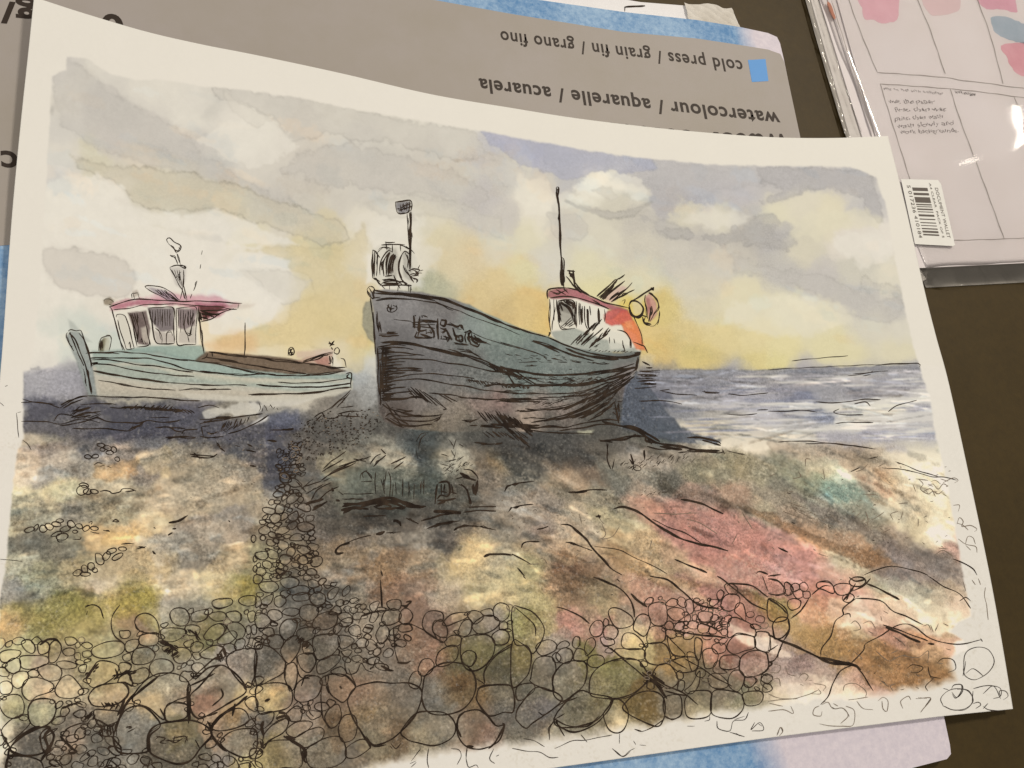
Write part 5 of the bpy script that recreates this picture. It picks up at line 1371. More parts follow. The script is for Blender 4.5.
pack([(0, 640), (60, 640), (110, 640), (180, 612), (256, 595), (256, 700), (140, 690), (0, 700)], 2.0, 5.5, 600, PB, 0.9)
pack([(345, 605), (400, 600), (410, 640), (380, 668), (345, 660)], 2, 5, 250, PB, 1.0)
pack([(600, 640), (768, 610), (768, 690), (640, 690)], 1.9, 4.5, 420, PB, 0.9)
pack([(660, 598), (722, 600), (725, 625), (665, 628)], 1.6, 3.4, 500, PB, 0.9)
pack([(256, 640), (330, 640), (350, 690), (256, 760)], 2.2, 5, 200, PB, 0.9)
pack([(0, 700), (256, 700), (256, 768), (0, 768)], 2.0, 5, 420, PB, 1.0)
pack([(0, 772), (330, 772), (250, 812), (0, 840)], 4, 14, 300, PB, 1.2)
pack([(430, 615), (512, 605), (512, 640), (440, 640)], 2, 4.5, 200, PB, 0.9)
# tangle of dots and loops on the shingle between the hulls
tang = np.array([(300, 424), (330, 412), (376, 410), (380, 424), (368, 440), (340, 452), (305, 462), (282, 462), (290, 440)], float)
for _ in range(900):
    x, y = random.uniform(280, 380), random.uniform(408, 464)
    if inside(tang, x, y) < 0 or random.random() < 0.35: continue
    a = random.uniform(0, 6.3); r = random.uniform(0.8, 2.0)
    put(PB, [(x, y), (x+r*math.cos(a), y+r*math.sin(a)*0.6), (x+r*1.2*math.cos(a+0.8), y+r*math.sin(a+0.9))], random.uniform(0.7, 1.3))
# sparse grains, specks and small dashes over the dark middle beach
for (xa, ya, xb, yb, n) in [(512, 500, 900, 600, 60), (180, 430, 300, 500, 30), (500, 500, 620, 560, 25), (770, 460, 950, 560, 60), (780, 640, 950, 690, 30)]:
    for _ in range(n):
        x, y = random.uniform(xa, xb), random.uniform(ya, yb); a = random.uniform(-0.6, 0.7); r = random.uniform(1.5, 4)
        put('beach_contour_lines', [(x, y), (x+r*.6*math.cos(a), y+r*.6*math.sin(a)+random.uniform(-1, 1)), (x+r*math.cos(a), y+r*math.sin(a))], random.uniform(0.4, 0.8))

# every pebble keeps its own tint inside the pen line
for p, g in TRACED:
    q = smooth(p, True, 4)
    k = random.uniform(0.97, 1.09); h = random.uniform(-0.025, 0.025)
    wash(np.array([k*(1+h), k, k*(1-h*1.5)]), 0.8, 1.3, 0.5, 0, q, True)
    sh = np.abs(q-q.mean(0)).max()
    if sh > 9:
        c = q.mean(0)+np.array([random.uniform(-.3, .3), random.uniform(-.3, .3)])*sh
        k = random.choice([0.9, 0.93, 1.07, 1.1])
        wash(np.array([k, k*.99, k*.97]), 0.8, sh*0.25, sh*0.35, 0, q*0.5+c*0.5, True)

# bare paper round the painted area
PAINT = pts_of("""67,57 86,58 110,74 135,80 165,80 200,86 256,92 300,98 340,107 400,117 450,126 480,131 512,137 572,148 640,158 700,164 768,166 850,167 876,177 886,205 892,240 903,300 913,345 921,372 930,400 936,440 938,444
 944,470 950,500 955,530 961,560 966,590 971,616 958,622 950,632 962,640 966,648 952,656 950,666 954,678 940,684 915,689 880,695 850,698 820,697 800,701 768,707 700,716 640,727 600,733 560,738 520,744 480,748 440,752 400,760 350,775 300,792 250,808 100,835 2,850
 -2,800 -3,740 -3,690 -2,640 0,600 6,560 10,520 13,480 18,450 24,438 23,410 24,372 30,370 36,330 42,250 46,180 50,120 52,76 66,70""")
low_ = np.clip((PYy-640)/40, 0, 1)
s_ = sdist(PAINT, PYx, PYy) + NB*(1.2+2.5*low_) + (0.8+1.2*low_)*JX - 1*low_
a_ = np.clip(s_/(2.0+9*low_)+0.5, 0, 1)[..., None]
paper = np.array([0.897, 0.858, 0.796])*np.ones_like(canvas)
paper *= (1+0.006*g1)[..., None]
canvas = paper*(1-a_)+canvas*a_
# cold-press tooth: pigment sits in the hollows
tooth = fbm(CH, CW, 2.9, 2, 0.7); tooth2 = vnoise(CH, CW, 1.35)
weave = np.clip(vnoise(CH, CW, 2.1)*1.6, -1, 1)*np.clip(0.7+1.3*fbm(CH, CW, 24, 3), 0.15, 1.4)
sat = np.clip((0.80-canvas.mean(2))*3.0, 0.06, 1)*np.clip(beach+0.45+0.4*(PYy > 368), 0, 1)
sky_ = (1-beach)*np.clip((368-PYy)/4, 0, 1)*np.clip((PYx-330)/200, 0.35, 1)
canvas = canvas*(1+sat*(0.09*tooth+0.06*tooth2+0.075*weave))[..., None]
skm = (sky_*np.clip((canvas.min(2)-0.42)/0.15, 0, 1)*0.20)[..., None]
canvas = canvas*(1-skm)+np.array([0.885, 0.845, 0.745])*skm
fleck = np.clip((fbm(CH, CW, 1.8, 2)-0.30)*5, 0, 1)*np.clip(fbm(CH, CW, 40, 3)*2+0.2, 0, 1)*beach*0.40
canvas = canvas*(1-fleck[..., None])+np.array([0.80, 0.74, 0.64])*fleck[..., None]
g_ = (canvas @ np.array([0.3, 0.59, 0.11]))[..., None]
g_ = g_*np.array([1.03, 1.0, 0.925])           # the pigments are earthy: pull them towards warm grey
ks = (0.60+0.12*beach)[..., None]; pz = np.clip((PYy-575)/40, 0, 1)[..., None]*a_; wm = beach[..., None]*a_*np.array([0.075, 0.035, -0.035])+pz*np.array([0.05, 0.02, -0.01]); g_ = g_*(1+wm)
boatz = (np.exp(-(((PYx-205)/150)**4+((PYy-345)/55)**4))+np.exp(-(((PYx-605)/58)**4+((PYy-318)/38)**4)))[..., None]; ks = ks+(0.97-ks)*boatz*0.5-0.06*wr[..., None]+0.02*beach[..., None]*(1-wr[..., None])
canvas = g_+(canvas-g_)*ks
canvas = canvas*(1-0.12*pz)+np.array([0.53, 0.45, 0.35])*0.12*pz
canvas = canvas*(1+0.22*pz*(canvas.mean(2, keepdims=True)-0.44)/0.44)
canvas = canvas*(1+0.05*beach[..., None]*a_)
canvas = canvas*(1+a_*beach[..., None]*(1-pz)*0.2*(canvas.mean(2, keepdims=True)-0.52)/0.5)
canvas = np.clip(canvas, 0.02, 0.97)

# ------------------------------------------------------------------ the painting: sheet + ink drawings
painting = empty('watercolour_painting', (0, 0, 0.0004), 'large watercolour and ink painting of two fishing boats beached on pebbles', 'painting')
def edge(pts, t):
    pts = np.array(pts, float); d = np.r_[0, np.cumsum(np.linalg.norm(np.diff(pts, axis=0), axis=1))]; d /= d[-1]
    from_ = lambda k: np.interp(t, d, pts[:, k])
    q = np.stack([from_(0), from_(1)], 1)
    return q
def sm_edge(pts, t):
    q = smooth(pts, False, 6); return edge(q, t)
NU, NV = 1060, 780
tu = np.linspace(0, 1, NU); tv = np.linspace(0, 1, NV)
def persp(t, c): return t*(1+c)/(1+c*t)          # spacing along a receding edge
TOP = sm_edge([(34, -3), (80, 12), (144, 31), (200, 44), (256, 55), (340, 73), (430, 94), (512, 108), (575, 118), (640, 126), (700, 132), (768, 137), (830, 138), (888, 136)], tu)
BOT = sm_edge([(-45, 846), (100, 829), (250, 809), (400, 789), (560, 767), (660, 753), (768, 738), (880, 724), (945, 716), (1013, 709)], tu)
LEF = sm_edge([(34, -3), (28.5, 50), (21, 120), (14, 192), (9, 254), (1, 365), (-10, 480), (-22, 600), (-45, 846)], tv)
RIG = sm_edge([(888, 136), (904, 200), (924, 288), (936, 336), (949, 384), (970, 480), (990, 576), (1003, 648), (1013, 709)], tv)
U, V_ = np.meshgrid(tu, tv)
C00, C10, C01, C11 = TOP[0], TOP[-1], BOT[0], BOT[-1]
S = ((1-V_)[..., None]*TOP[None] + V_[..., None]*BOT[None] + (1-U)[..., None]*LEF[:, None] + U[..., None]*RIG[:, None]
     - ((1-U)*(1-V_))[..., None]*C00 - (U*(1-V_))[..., None]*C10 - ((1-U)*V_)[..., None]*C01 - (U*V_)[..., None]*C11)
P3 = on_sheet(S[..., 0], S[..., 1])
colr = bil(canvas, S[..., 1]-Y0, S[..., 0]-X0)
colr = np.clip(lin(colr)/LIGHT, 0.004, 0.9)
V = P3.reshape(-1, 3); nv = len(V)
idx = np.arange(nv).reshape(NV, NU)
quads = np.stack([idx[:-1, :-1], idx[1:, :-1], idx[1:, 1:], idx[:-1, 1:]], -1).reshape(-1, 4)
ring = np.r_[idx[0, :], idx[1:, -1], idx[-1, -2::-1], idx[-2:0:-1, 0]]
low = V[ring].copy(); low[:, 2] -= 0.0005
nr = len(ring); li = nv+np.arange(nr)
rq = np.stack([ring, np.roll(ring, -1), np.roll(li, -1), li], -1)
# the back of the sheet, following the same curl half a millimetre lower
bj = np.unique(np.r_[np.arange(0, NV, 20), NV-1]); bi = np.unique(np.r_[np.arange(0, NU, 20), NU-1])
back = P3[bj][:, bi].reshape(-1, 3).copy(); back[:, 2] -= 0.0006
bidx = nv+nr+np.arange(len(bj)*len(bi)).reshape(len(bj), len(bi))
V = np.vstack([V, low, back])
quads = np.vstack([quads, rq, np.stack([bidx[:-1, :-1], bidx[:-1, 1:], bidx[1:, 1:], bidx[1:, :-1]], -1).reshape(-1, 4)])
me = bpy.data.meshes.new('paper_sheet')
me.vertices.add(len(V)); me.vertices.foreach_set('co', V.ravel().astype(np.float32))
loops = quads.ravel()
me.loops.add(len(loops)); me.loops.foreach_set('vertex_index', loops.astype(np.int32))
np_ = len(quads)
me.polygons.add(np_)
me.polygons.foreach_set('loop_start', (np.arange(len(quads))*4).astype(np.int32))
sm_ = np.zeros(np_, bool); sm_[:(NU-1)*(NV-1)] = True
me.polygons.foreach_set('use_smooth', sm_)
me.update(calc_edges=True); me.validate()
at = me.color_attributes.new('pigment', 'FLOAT_COLOR', 'POINT')
pc = clip_paper = np.clip(lin(np.array([0.897, 0.858, 0.796]))/LIGHT, 0, .9)
ca = np.vstack([colr.reshape(-1, 3), np.tile(pc, (nr+len(back), 1))]); ga = np.clip(bil(sat*a_[..., 0]*np.clip(0.75+0.9*fbm(CH, CW, 30, 4), 0.25, 1.5), S[..., 1]-Y0, S[..., 0]-X0), 0, 1).reshape(-1, 1)
ca = np.hstack([ca, np.vstack([ga, np.zeros((len(ca)-len(ga), 1))])])
at.data.foreach_set('color', ca.ravel().astype(np.float32))
mt, nt, b = new_mat('watercolour_paper'); L = nt.links
va = node(nt, 'ShaderNodeVertexColor', layer_name='pigment')
tc = node(nt, 'ShaderNodeTexCoord')
n = node(nt, 'ShaderNodeTexNoise'); n.inputs['Scale'].default_value = 1150; n.inputs['Detail'].default_value = 3; n.inputs['Roughness'].default_value = 0.7
L.new(tc.outputs['Object'], n.inputs['Vector'])
# granulation: pigment darkens the hollows of the tooth, bare paper glints on the high points
mr = node(nt, 'ShaderNodeMapRange'); mr.inputs[1].default_value = 0.32; mr.inputs[2].default_value = 0.68; mr.inputs[3].default_value = -0.42; mr.inputs[4].default_value = 0.46
L.new(n.outputs['Fac'], mr.inputs[0])
ml = node(nt, 'ShaderNodeMath', operation='MULTIPLY_ADD'); ml.inputs[2].default_value = 1.0
L.new(mr.outputs[0], ml.inputs[0]); L.new(va.outputs['Alpha'], ml.inputs[1])
hv = node(nt, 'ShaderNodeVectorMath', operation='SCALE'); L.new(va.outputs['Color'], hv.inputs[0]); L.new(ml.outputs[0], hv.inputs['Scale'])
nf = node(nt, 'ShaderNodeTexNoise'); nf.inputs['Scale'].default_value = 800; nf.inputs['Detail'].default_value = 2; L.new(tc.outputs['Object'], nf.inputs['Vector'])
mf = node(nt, 'ShaderNodeMapRange'); mf.inputs[1].default_value = 0.60; mf.inputs[2].default_value = 0.72; mf.inputs[3].default_value = 0; mf.inputs[4].default_value = 0.16
L.new(nf.outputs['Fac'], mf.inputs[0])
mg = node(nt, 'ShaderNodeMath', operation='MULTIPLY'); L.new(mf.outputs[0], mg.inputs[0]); L.new(va.outputs['Alpha'], mg.inputs[1])
mm = node(nt, 'ShaderNodeMixRGB'); mm.inputs[2].default_value = tuple(float(k)*0.85 for k in pc)+(1,)
L.new(mg.outputs[0], mm.inputs[0]); L.new(hv.outputs[0], mm.inputs[1])
L.new(mm.outputs[0], b.inputs['Base Color'])
bp = node(nt, 'ShaderNodeBump'); bp.inputs['Strength'].default_value = 0.16; bp.inputs['Distance'].default_value = 0.0002
L.new(n.outputs['Fac'], bp.inputs['Height']); L.new(bp.outputs['Normal'], b.inputs['Normal'])
b.inputs['Roughness'].default_value = 0.88; b.inputs['Specular IOR Level'].default_value = 0.15
link('paper_sheet', me, mt, painting)

ink_m, nt, b = new_mat('black_ink')
tc = node(nt, 'ShaderNodeTexCoord'); n = node(nt, 'ShaderNodeTexNoise'); n.inputs['Scale'].default_value = 260
rp = node(nt, 'ShaderNodeValToRGB'); rp.color_ramp.elements[0].position = 0.35; rp.color_ramp.elements[1].position = 0.7
rp.color_ramp.elements[0].color = (0.014, 0.008, 0.005, 1); rp.color_ramp.elements[1].color = (0.045, 0.030, 0.020, 1)
nt.links.new(tc.outputs['Object'], n.inputs['Vector']); nt.links.new(n.outputs['Fac'], rp.inputs['Fac']); nt.links.new(rp.outputs['Color'], b.inputs['Base Color'])
b.inputs['Roughness'].default_value = 0.7; b.inputs['Specular IOR Level'].default_value = 0.15
pale_m = paper_mat('thin_grey_ink', '71604e', '887763', rough=0.8)
zc = [0]
def ribbons(name, strokes, mat, parent, place, base=0.5, lift=0.00006):
    V, F = [], []; n0 = 0
    for p, w, closed in strokes:
        n = len(p)
        if n < 2: continue
        d = np.gradient(p, axis=0); L_ = np.linalg.norm(d, axis=1, keepdims=True); d = d/np.maximum(L_, 1e-6)
        nrm = np.stack([-d[:, 1], d[:, 0]], 1)
        t = np.linspace(0, 1, n); ph = random.uniform(0, 6.3)
        hw = base*w*(1+0.22*np.sin(t*n*0.21+ph)+0.12*np.sin(t*n*0.57+ph*2))
        if not closed: hw = hw*np.clip(0.45+np.minimum(t, 1-t)*n*0.22, 0.35, 1)
        wob = 0.18*np.sin(t*n*0.33+ph*3)[:, None]*nrm
        a = p+wob+nrm*hw[:, None]; b_ = p+wob-nrm*hw[:, None]
        zc[0] = (zc[0]+1) % 4000
        A = place(a[:, 0], a[:, 1]); B = place(b_[:, 0], b_[:, 1])
        A[:, 2] += lift+zc[0]*2.5e-8; B[:, 2] += lift+zc[0]*2.5e-8
        V.append(np.stack([A, B], 1).reshape(-1, 3))
        F += [[n0+2*i, n0+2*i+1, n0+2*i+3, n0+2*i+2] for i in range(n-1)]
        n0 += 2*n
    me = bpy.data.meshes.new(name); me.from_pydata(np.vstack(V).tolist(), [], F); me.update()
    return link(name, me, mat, parent)
LABELS = {'boat_drawing|small': ('inked_boat', 'small pale boat inked at the left with a pink roofed cabin'),
          'boat_drawing|large': ('inked_boat', 'large dark grey green boat inked in the middle with tall mast and red wheelhouse roof'),
          'small_stone_clusters': ('inked_stone_cluster', None), 'shoreline_and_sea_lines': ('inked_sea_lines', None),
          'rock_drawing': ('inked_rock', None), 'beach_contour_lines': ('inked_beach_lines', None), 'pebble_drawing': ('inked_pebbles', None)}
for g in ('boat_drawing|small', 'boat_drawing|large', 'pebble_drawing', 'rock_drawing'):      # the pen went over many lines twice
    for p, w, c in list(STROKES[g]):
        if len(p) > 5 and random.random() < (0.22 if 'pebble' in g else 0.4):
            a = random.randint(0, len(p)//3); b_ = random.randint(len(p)*2//3, len(p))
            q = p[a:b_]; tt = np.linspace(0, 6, len(q))[:, None]
            q = q+np.array([random.uniform(-.9, .9), random.uniform(-.9, .9)])+0.5*np.hstack([np.sin(tt+w), np.cos(tt*1.3)])
            STROKES[g].append((q, max(0.76, w*0.65), False))
for g, st_ in STROKES.items():
    nm, lb = LABELS[g]
    dark = [s for s in st_ if s[1] > 0.75]; pale = [s for s in st_ if s[1] <= 0.75]
    grey = g in ('pebble_drawing', 'beach_contour_lines', 'small_stone_clusters')
    bs = {'pebble_drawing': 0.43, 'boat_drawing|large': 0.43}.get(g, 0.46)
    o = ribbons(nm, dark+[(a, w*1.05, c) for a, w, c in pale], ink_m, painting, on_sheet, base=bs)
    if grey and pale:
        o.data.materials.append(pale_m)
        k = sum(len(a)-1 for a, _, _ in dark if len(a) > 1)
        o.data.polygons.foreach_set('material_index', [0 if i < k else 1 for i in range(len(o.data.polygons))])
    if lb: o['label'] = lb

# ------------------------------------------------------------------ the pad under the painting
pad = empty('watercolour_pad', tuple(P(420, 420, Z_T)), 'big paper pad with grey and blue cover under the painting, its print upside down', 'paper pad')
ZP = -0.0012
PADPX = [(-160, -78), (100, -52), (430, -14), (540, 0), (624, 12), (697, 20), (740, 27), (768, 33), (777, 37), (780, 43), (784, 60), (800, 137), (870, 420), (943, 712), (950, 745), (951, 754), (947, 759), (912, 768), (600, 835), (300, 900), (-160, 990)]
page_m = paper_mat('pad_pages', 'd9cfc0')
slab('page_block', [(x if x > 0 else x, y) for x, y in PADPX], ZP-0.0006, Z_T+0.0002, page_m, pad)
mt, nt, b = new_mat('printed_blue_wash'); L = nt.links
tc = node(nt, 'ShaderNodeTexCoord'); sp = node(nt, 'ShaderNodeSeparateXYZ'); L.new(tc.outputs['Object'], sp.inputs[0])
n = node(nt, 'ShaderNodeTexNoise'); n.inputs['Scale'].default_value = 420; n.inputs['Detail'].default_value = 5; n.inputs['Roughness'].default_value = 0.7
L.new(tc.outputs['Object'], n.inputs['Vector'])
nb = node(nt, 'ShaderNodeTexNoise'); nb.inputs['Scale'].default_value = 28; nb.inputs['Detail'].default_value = 6
L.new(tc.outputs['Object'], nb.inputs['Vector'])
r1 = node(nt, 'ShaderNodeValToRGB'); e = r1.color_ramp.elements
e[0].position = 0.38; e[0].color = alb('5580a6'); e[1].position = 0.64; e[1].color = alb('a3b9c8')
m1 = node(nt, 'ShaderNodeMath', operation='ADD'); m2 = node(nt, 'ShaderNodeMath', operation='MULTIPLY'); m2.inputs[1].default_value = 0.5
L.new(n.outputs['Fac'], m1.inputs[0]); L.new(nb.outputs['Fac'], m1.inputs[1]); L.new(m1.outputs[0], m2.inputs[0]); L.new(m2.outputs[0], r1.inputs['Fac'])
r2 = node(nt, 'ShaderNodeValToRGB'); e = r2.color_ramp.elements
e[0].position = 0.3; e[0].color = alb('c9bcbd'); e[1].position = 0.7; e[1].color = alb('dccdca')
L.new(n.outputs['Fac'], r2.inputs['Fac'])
# blue runs out into pale lilac along the pad's right-hand edge
ad = node(nt, 'ShaderNodeMath', operation='MULTIPLY_ADD'); ad.inputs[1].default_value = 0.03; L.new(nb.outputs['Fac'], ad.inputs[0]); L.new(sp.outputs['X'], ad.inputs[2])
x_ = float(P(728, 25, ZP)[0]-P(420, 420, Z_T)[0]); x2_ = float(P(742, 758, ZP)[0]-P(420, 420, Z_T)[0])
y_ = float(P(728, 25, ZP)[1]-P(420, 420, Z_T)[1]); y2_ = float(P(742, 758, ZP)[1]-P(420, 420, Z_T)[1])
kk = (x2_-x_)/(y2_-y_)
sh = node(nt, 'ShaderNodeMath', operation='MULTIPLY_ADD'); sh.inputs[1].default_value = -kk; L.new(sp.outputs['Y'], sh.inputs[0]); L.new(ad.outputs[0], sh.inputs[2])
x0_ = x_-kk*y_-0.030
mr = node(nt, 'ShaderNodeMapRange'); mr.inputs[1].default_value = x0_-0.012; mr.inputs[2].default_value = x0_+0.006
L.new(sh.outputs[0], mr.inputs[0])
mx = node(nt, 'ShaderNodeMixRGB'); L.new(mr.outputs[0], mx.inputs[0]); L.new(r1.outputs['Color'], mx.inputs[1]); L.new(r2.outputs['Color'], mx.inputs[2]); L.new(mx.outputs[0], b.inputs['Base Color'])
bp = node(nt, 'ShaderNodeBump'); bp.inputs['Strength'].default_value = 0.3; bp.inputs['Distance'].default_value = 0.0003
L.new(n.outputs['Fac'], bp.inputs['Height']); L.new(bp.outputs['Normal'], b.inputs['Normal']); b.inputs['Roughness'].default_value = 0.6; b.inputs['Specular IOR Level'].default_value = 0.25
cover_m = mt
slab('cover', PADPX, ZP, ZP-0.0005, cover_m, pad)
grey_m = paper_mat('grey_print', '9c9080', 'a2968a', scale=700, bump=0.08, rough=0.55, spec=0.3, cscale=12)
PANEL = [(-160, -100), (200, -42), (440, 1), (512, 14), (562, 22), (624, 32), (697, 38.5), (737, 44.5), (768, 49.5), (780.5, 54), (784.3, 62), (800.3, 137), (813, 188), (500, 212), (200, 232), (8, 245), (-160, 258)]
slab('printed_panel', PANEL, ZP+0.00012, ZP-0.00005, grey_m, pad)
txt_m = flat_mat('brown_black_print', '2f241c')
slab('blue_square', [(748, 60), (765.5, 59), (768.5, 81), (752, 82)], ZP+0.00022, ZP+0.00005, flat_mat('blue_print', '5f93c4'), pad)
def text_mesh(s, bold=0.0, spacing=1.0):
    cu = bpy.data.curves.new('t', 'FONT'); cu.body = s; cu.size = 1.0; cu.offset = bold; cu.space_character = spacing; cu.resolution_u = 5
    o = bpy.data.objects.new('t', cu); COL.objects.link(o)
    bpy.context.view_layer.update()
    dg = bpy.context.evaluated_depsgraph_get()
    me = bpy.data.meshes.new_from_object(o.evaluated_get(dg))
    bpy.data.objects.remove(o); return me
def text_on(name, s, base, xh, z, mat, parent, label=None, bold=0.012, spacing=1.05, bend=0.0, place=None, wob=0.0):
    """base = traced start and end of the baseline, xh = traced vector from baseline to x-height (x2 for start and end)"""
    me = text_mesh(s, bold, spacing)
    n = len(me.vertices); co = np.empty(n*3); me.vertices.foreach_get('co', co); co = co.reshape(-1, 3)
    x0, x1 = co[:, 0].min(), co[:, 0].max()
    t = (co[:, 0]-x0)/(x1-x0); v = co[:, 1]/0.53
    b0, b1 = np.array(base[0], float), np.array(base[1], float)
    u0, u1 = np.array(xh[0], float), np.array(xh[1], float)
    q = b0+(b1-b0)*t[:, None] + (u0+(u1-u0)*t[:, None])*v[:, None]
    q[:, 1] += bend*4*t*(1-t)
    if wob:
        q[:, 0] += wob*np.sin(t*37+co[:, 1]*5); q[:, 1] += wob*np.sin(t*53+1)
    p = (place or (lambda a, c: P(a, c, z)))(q[:, 0], q[:, 1])
    me.vertices.foreach_set('co', p.astype(np.float32).ravel()); me.update()
    for m_ in list(me.materials): pass
    me.materials.clear()
    o = link(name, me, mat, parent)
    if label: o['label'] = label
    return o
ZX = ZP+0.00020
text_on('printed_text', 'cold press / grain fin / grano fino', ((741.5, 61), (500, 31)), ((2.1, 9.6), (1.2, 9.6)), ZX, txt_m, pad, 'upper line of upside down print: cold press / grain fin / grano fino', bold=0.018, spacing=1.12, bend=0.5)
text_on('printed_text', 'watercolour / aquarelle / acuarela', ((778.5, 113), (478.5, 78.5)), ((2.4, 10.5), (1.2, 10.3)), ZX, txt_m, pad, 'lower line of upside down print: watercolour / aquarelle / acuarela', bold=0.024, spacing=1.1, bend=1.0)
text_on('printed_text', 'water colour', ((790, 136), (602, 123)), ((6, 26), (4, 26)), ZX, txt_m, pad, 'large heading mostly hidden under the painting', bold=0.035, spacing=1.05, bend=3.0)
text_on('printed_text', 'g/m²', ((37, 5.5), (-52, -4)), ((0.6, 16), (0.3, 15.5)), ZX, txt_m, pad, 'weight in large print at the left edge', bold=0.03, spacing=1.1)
text_on('printed_text', '0', ((123, 16), (101, 14)), ((0.8, 17), (0.7, 17)), ZX, txt_m, pad, 'rounded figure showing over the sheet edge', bold=0.03)
text_on('printed_text', 'cm', ((17.5, 152.5), (-32, 148)), ((0.5, 18), (0.5, 17)), ZX, txt_m, pad, 'size in cm at the left edge', bold=0.02)

# ------------------------------------------------------------------ loose sheets behind the pad
white_m = paper_mat('white_drawing_paper', 'e2dad0')
sh1 = slab('paper_sheet', [(470, -40), (560, -12), (640, 2), (690, 6), (733, 11), (741, 30), (760, 80), (480, 60)], Z_T+0.0009, Z_T+0.0003, white_m)
sh1['label'] = 'white paper sheet with a small inked corner mark, poking out behind the pad'; sh1['category'] = 'paper'
ribbons('ink_mark', [(smooth([(624.5, 11.5), (624.8, 8), (625.5, 7.2), (634, 6.6), (645, 5.8)]), 1.5, False)], ink_m, sh1, lambda a, c: P(a, c, Z_T+0.0009), base=0.5)
# crumpled scrap: a small grid with folds
gx = np.linspace(0, 1, 40); gy = np.linspace(0, 1, 24); GX, GY = np.meshgrid(gx, gy)
q = (1-GX)[..., None]*((1-GY)[..., None]*np.array([684, 3]) + GY[..., None]*np.array([690, 27])) + GX[..., None]*((1-GY)[..., None]*np.array([731, 8]) + GY[..., None]*np.array([741, 32]))
q[..., 1] += (1-GY)*1.5*np.sin(GX*9)
p3 = P(q[..., 0], q[..., 1], Z_T+0.0016)
p3[..., 2] += 0.0005*np.abs(np.sin(GX*7+GY*5))+0.0004*np.abs(np.sin(GX*13-GY*9+2))
idx = np.arange(p3.size//3).reshape(24, 40)
crm = mesh('paper_scrap', p3.reshape(-1, 3), [[int(idx[i, j]), int(idx[i+1, j]), int(idx[i+1, j+1]), int(idx[i, j+1])] for i in range(23) for j in range(39)])
cro = link('paper_scrap', crm, paper_mat('crumpled_beige_paper', 'd8cdbb', 'c3b7a4')); cro['label'] = 'crumpled beige paper scrap on the white sheet, beyond the pad corner'; cro['category'] = 'paper'
sm = cro.modifiers.new('thick', 'SOLIDIFY'); sm.thickness = 0.0002

# ------------------------------------------------------------------ swatch sheets in a plastic wallet
wal = empty('plastic_document_wallet', tuple(P(960, 150, Z_T)), 'clear glossy plastic document wallet with a barcode sticker, upper right beside the painting', 'plastic wallet')
page_col = paper_mat('swatch_page', 'd8cabf', 'dccfc5', cscale=8, rough=0.8)
edge_m = paper_mat('sheet_edges', 'cdc2b4', 'c0b4a6')
Z1 = -0.0009
def edge_poly(xt, xb, yb=200): return [(xt-9.3, -32), (xb, yb), (xb+40, 268), (1120, 256), (1180, -32)]
# paper stack under the chart: three sheets, each set back a little
for i, (xa, xb_) in enumerate([(811, 868), (819, 882), (827, 893)]):
    o = slab('loose_sheet', edge_poly(xa, xb_), Z1-0.0024+i*0.0008, Z1-0.0028+i*0.0008 if i else Z_T+0.0006, edge_m if i == 0 else page_col)
    o['label'] = ['lowest white sheet in the wallet, its edge furthest left', 'middle white sheet in the wallet, second edge from the left', 'third white sheet in the wallet, just under the swatch chart'][i]
    o['category'] = 'paper'; o['group'] = 'paper sheets inside the plastic wallet'
chart = empty('swatch_chart', tuple(P(980, 130, Z1)), 'handwritten pink and blue paint swatch chart inside the plastic wallet', 'paint chart')
slab('chart_page', [(828, -32), (838, 3), (872, 124), (907, 230), (919.5, 268), (1024, 263), (1130, 258), (1180, -32)], Z1, Z1-0.0004, page_col, chart)
line_m = flat_mat('pencil_line', '978b80', rough=0.8); word_m = flat_mat('pencil_writing', '807570')
on_page = lambda a, c: P(a, c, Z1)
GL = [[(846, -10), (850, 4), (862, 36), (877, 72.5)], [(877, 72.5), (920, 75.5), (948, 78), (965, 81), (985, 83), (1004, 86), (1030, 89), (1080, 93)],
      [(914, -10), (919, 4), (930, 30), (945, 74)], [(974, -10), (978, 2), (990, 35), (1003, 84)],
      [(880, 84), (910, 86), (950, 89), (980, 92), (1010, 96), (1060, 103)], [(880, 84), (893, 126), (909, 177), (920, 214), (931, 242)], [(950, 89), (960, 120), (975, 160), (988, 195), (1004, 239)], [(1014, 97), (1024, 122), (1040, 170), (1060, 236)],
      [(931, 242), (955, 240.5), (1004, 239), (1060, 236)], [(831, 0), (850, 60), (864, 104), (873, 133)]]
ribbons('pencil_grid', [(smooth(p), 0.8, False) for p in GL], line_m, chart, on_page, base=0.42)
def hw(s, a, b_, xh, lbl=None): text_on('handwriting', s, (a, b_), ((-.8, -xh), (-.8, -xh)), Z1+0.00008, word_m, chart, lbl, bold=0.0, spacing=1.0, wob=0.6)
hw('wet on wet with a sponge', (883, 89.3), (943, 94.3), 2.0); hw('soft edges', (955, 92.6), (976, 95.4), 2.0)
hw('wet the paper', (888.5, 103), (935, 103.5), 3.2, 'pencilled note in the left box of the chart'); hw('first, then wet', (895, 111.5), (946.5, 111), 3.2); hw('paint, then wash', (895, 120.5), (943, 118), 3.2)
hw('wash slowly and', (897, 128), (954, 124.5), 3.2); hw('work backgrounds.', (900, 133.5), (959, 132), 3.0)
def sw(col, px, lbl, c2=None):
    p = smooth(px, True, 3); j = np.array([[random.uniform(-.5, .5), random.uniform(-.5, .5)] for _ in p])
    o = slab('paint_swatch', [tuple(k) for k in (p+j)][:-1], Z1+0.00006, Z1-0.00005, paper_mat('swatch_'+col, col, c2, cscale=35, bump=0.1), chart); o['label'] = lbl
sw('d6a5a8', [(858, -8), (895, -8), (899, 8), (897, 20), (890, 22), (882, 24), (874, 20), (865, 19), (862, 8)], 'rose pink swatch in the first box', 'deb3b3')
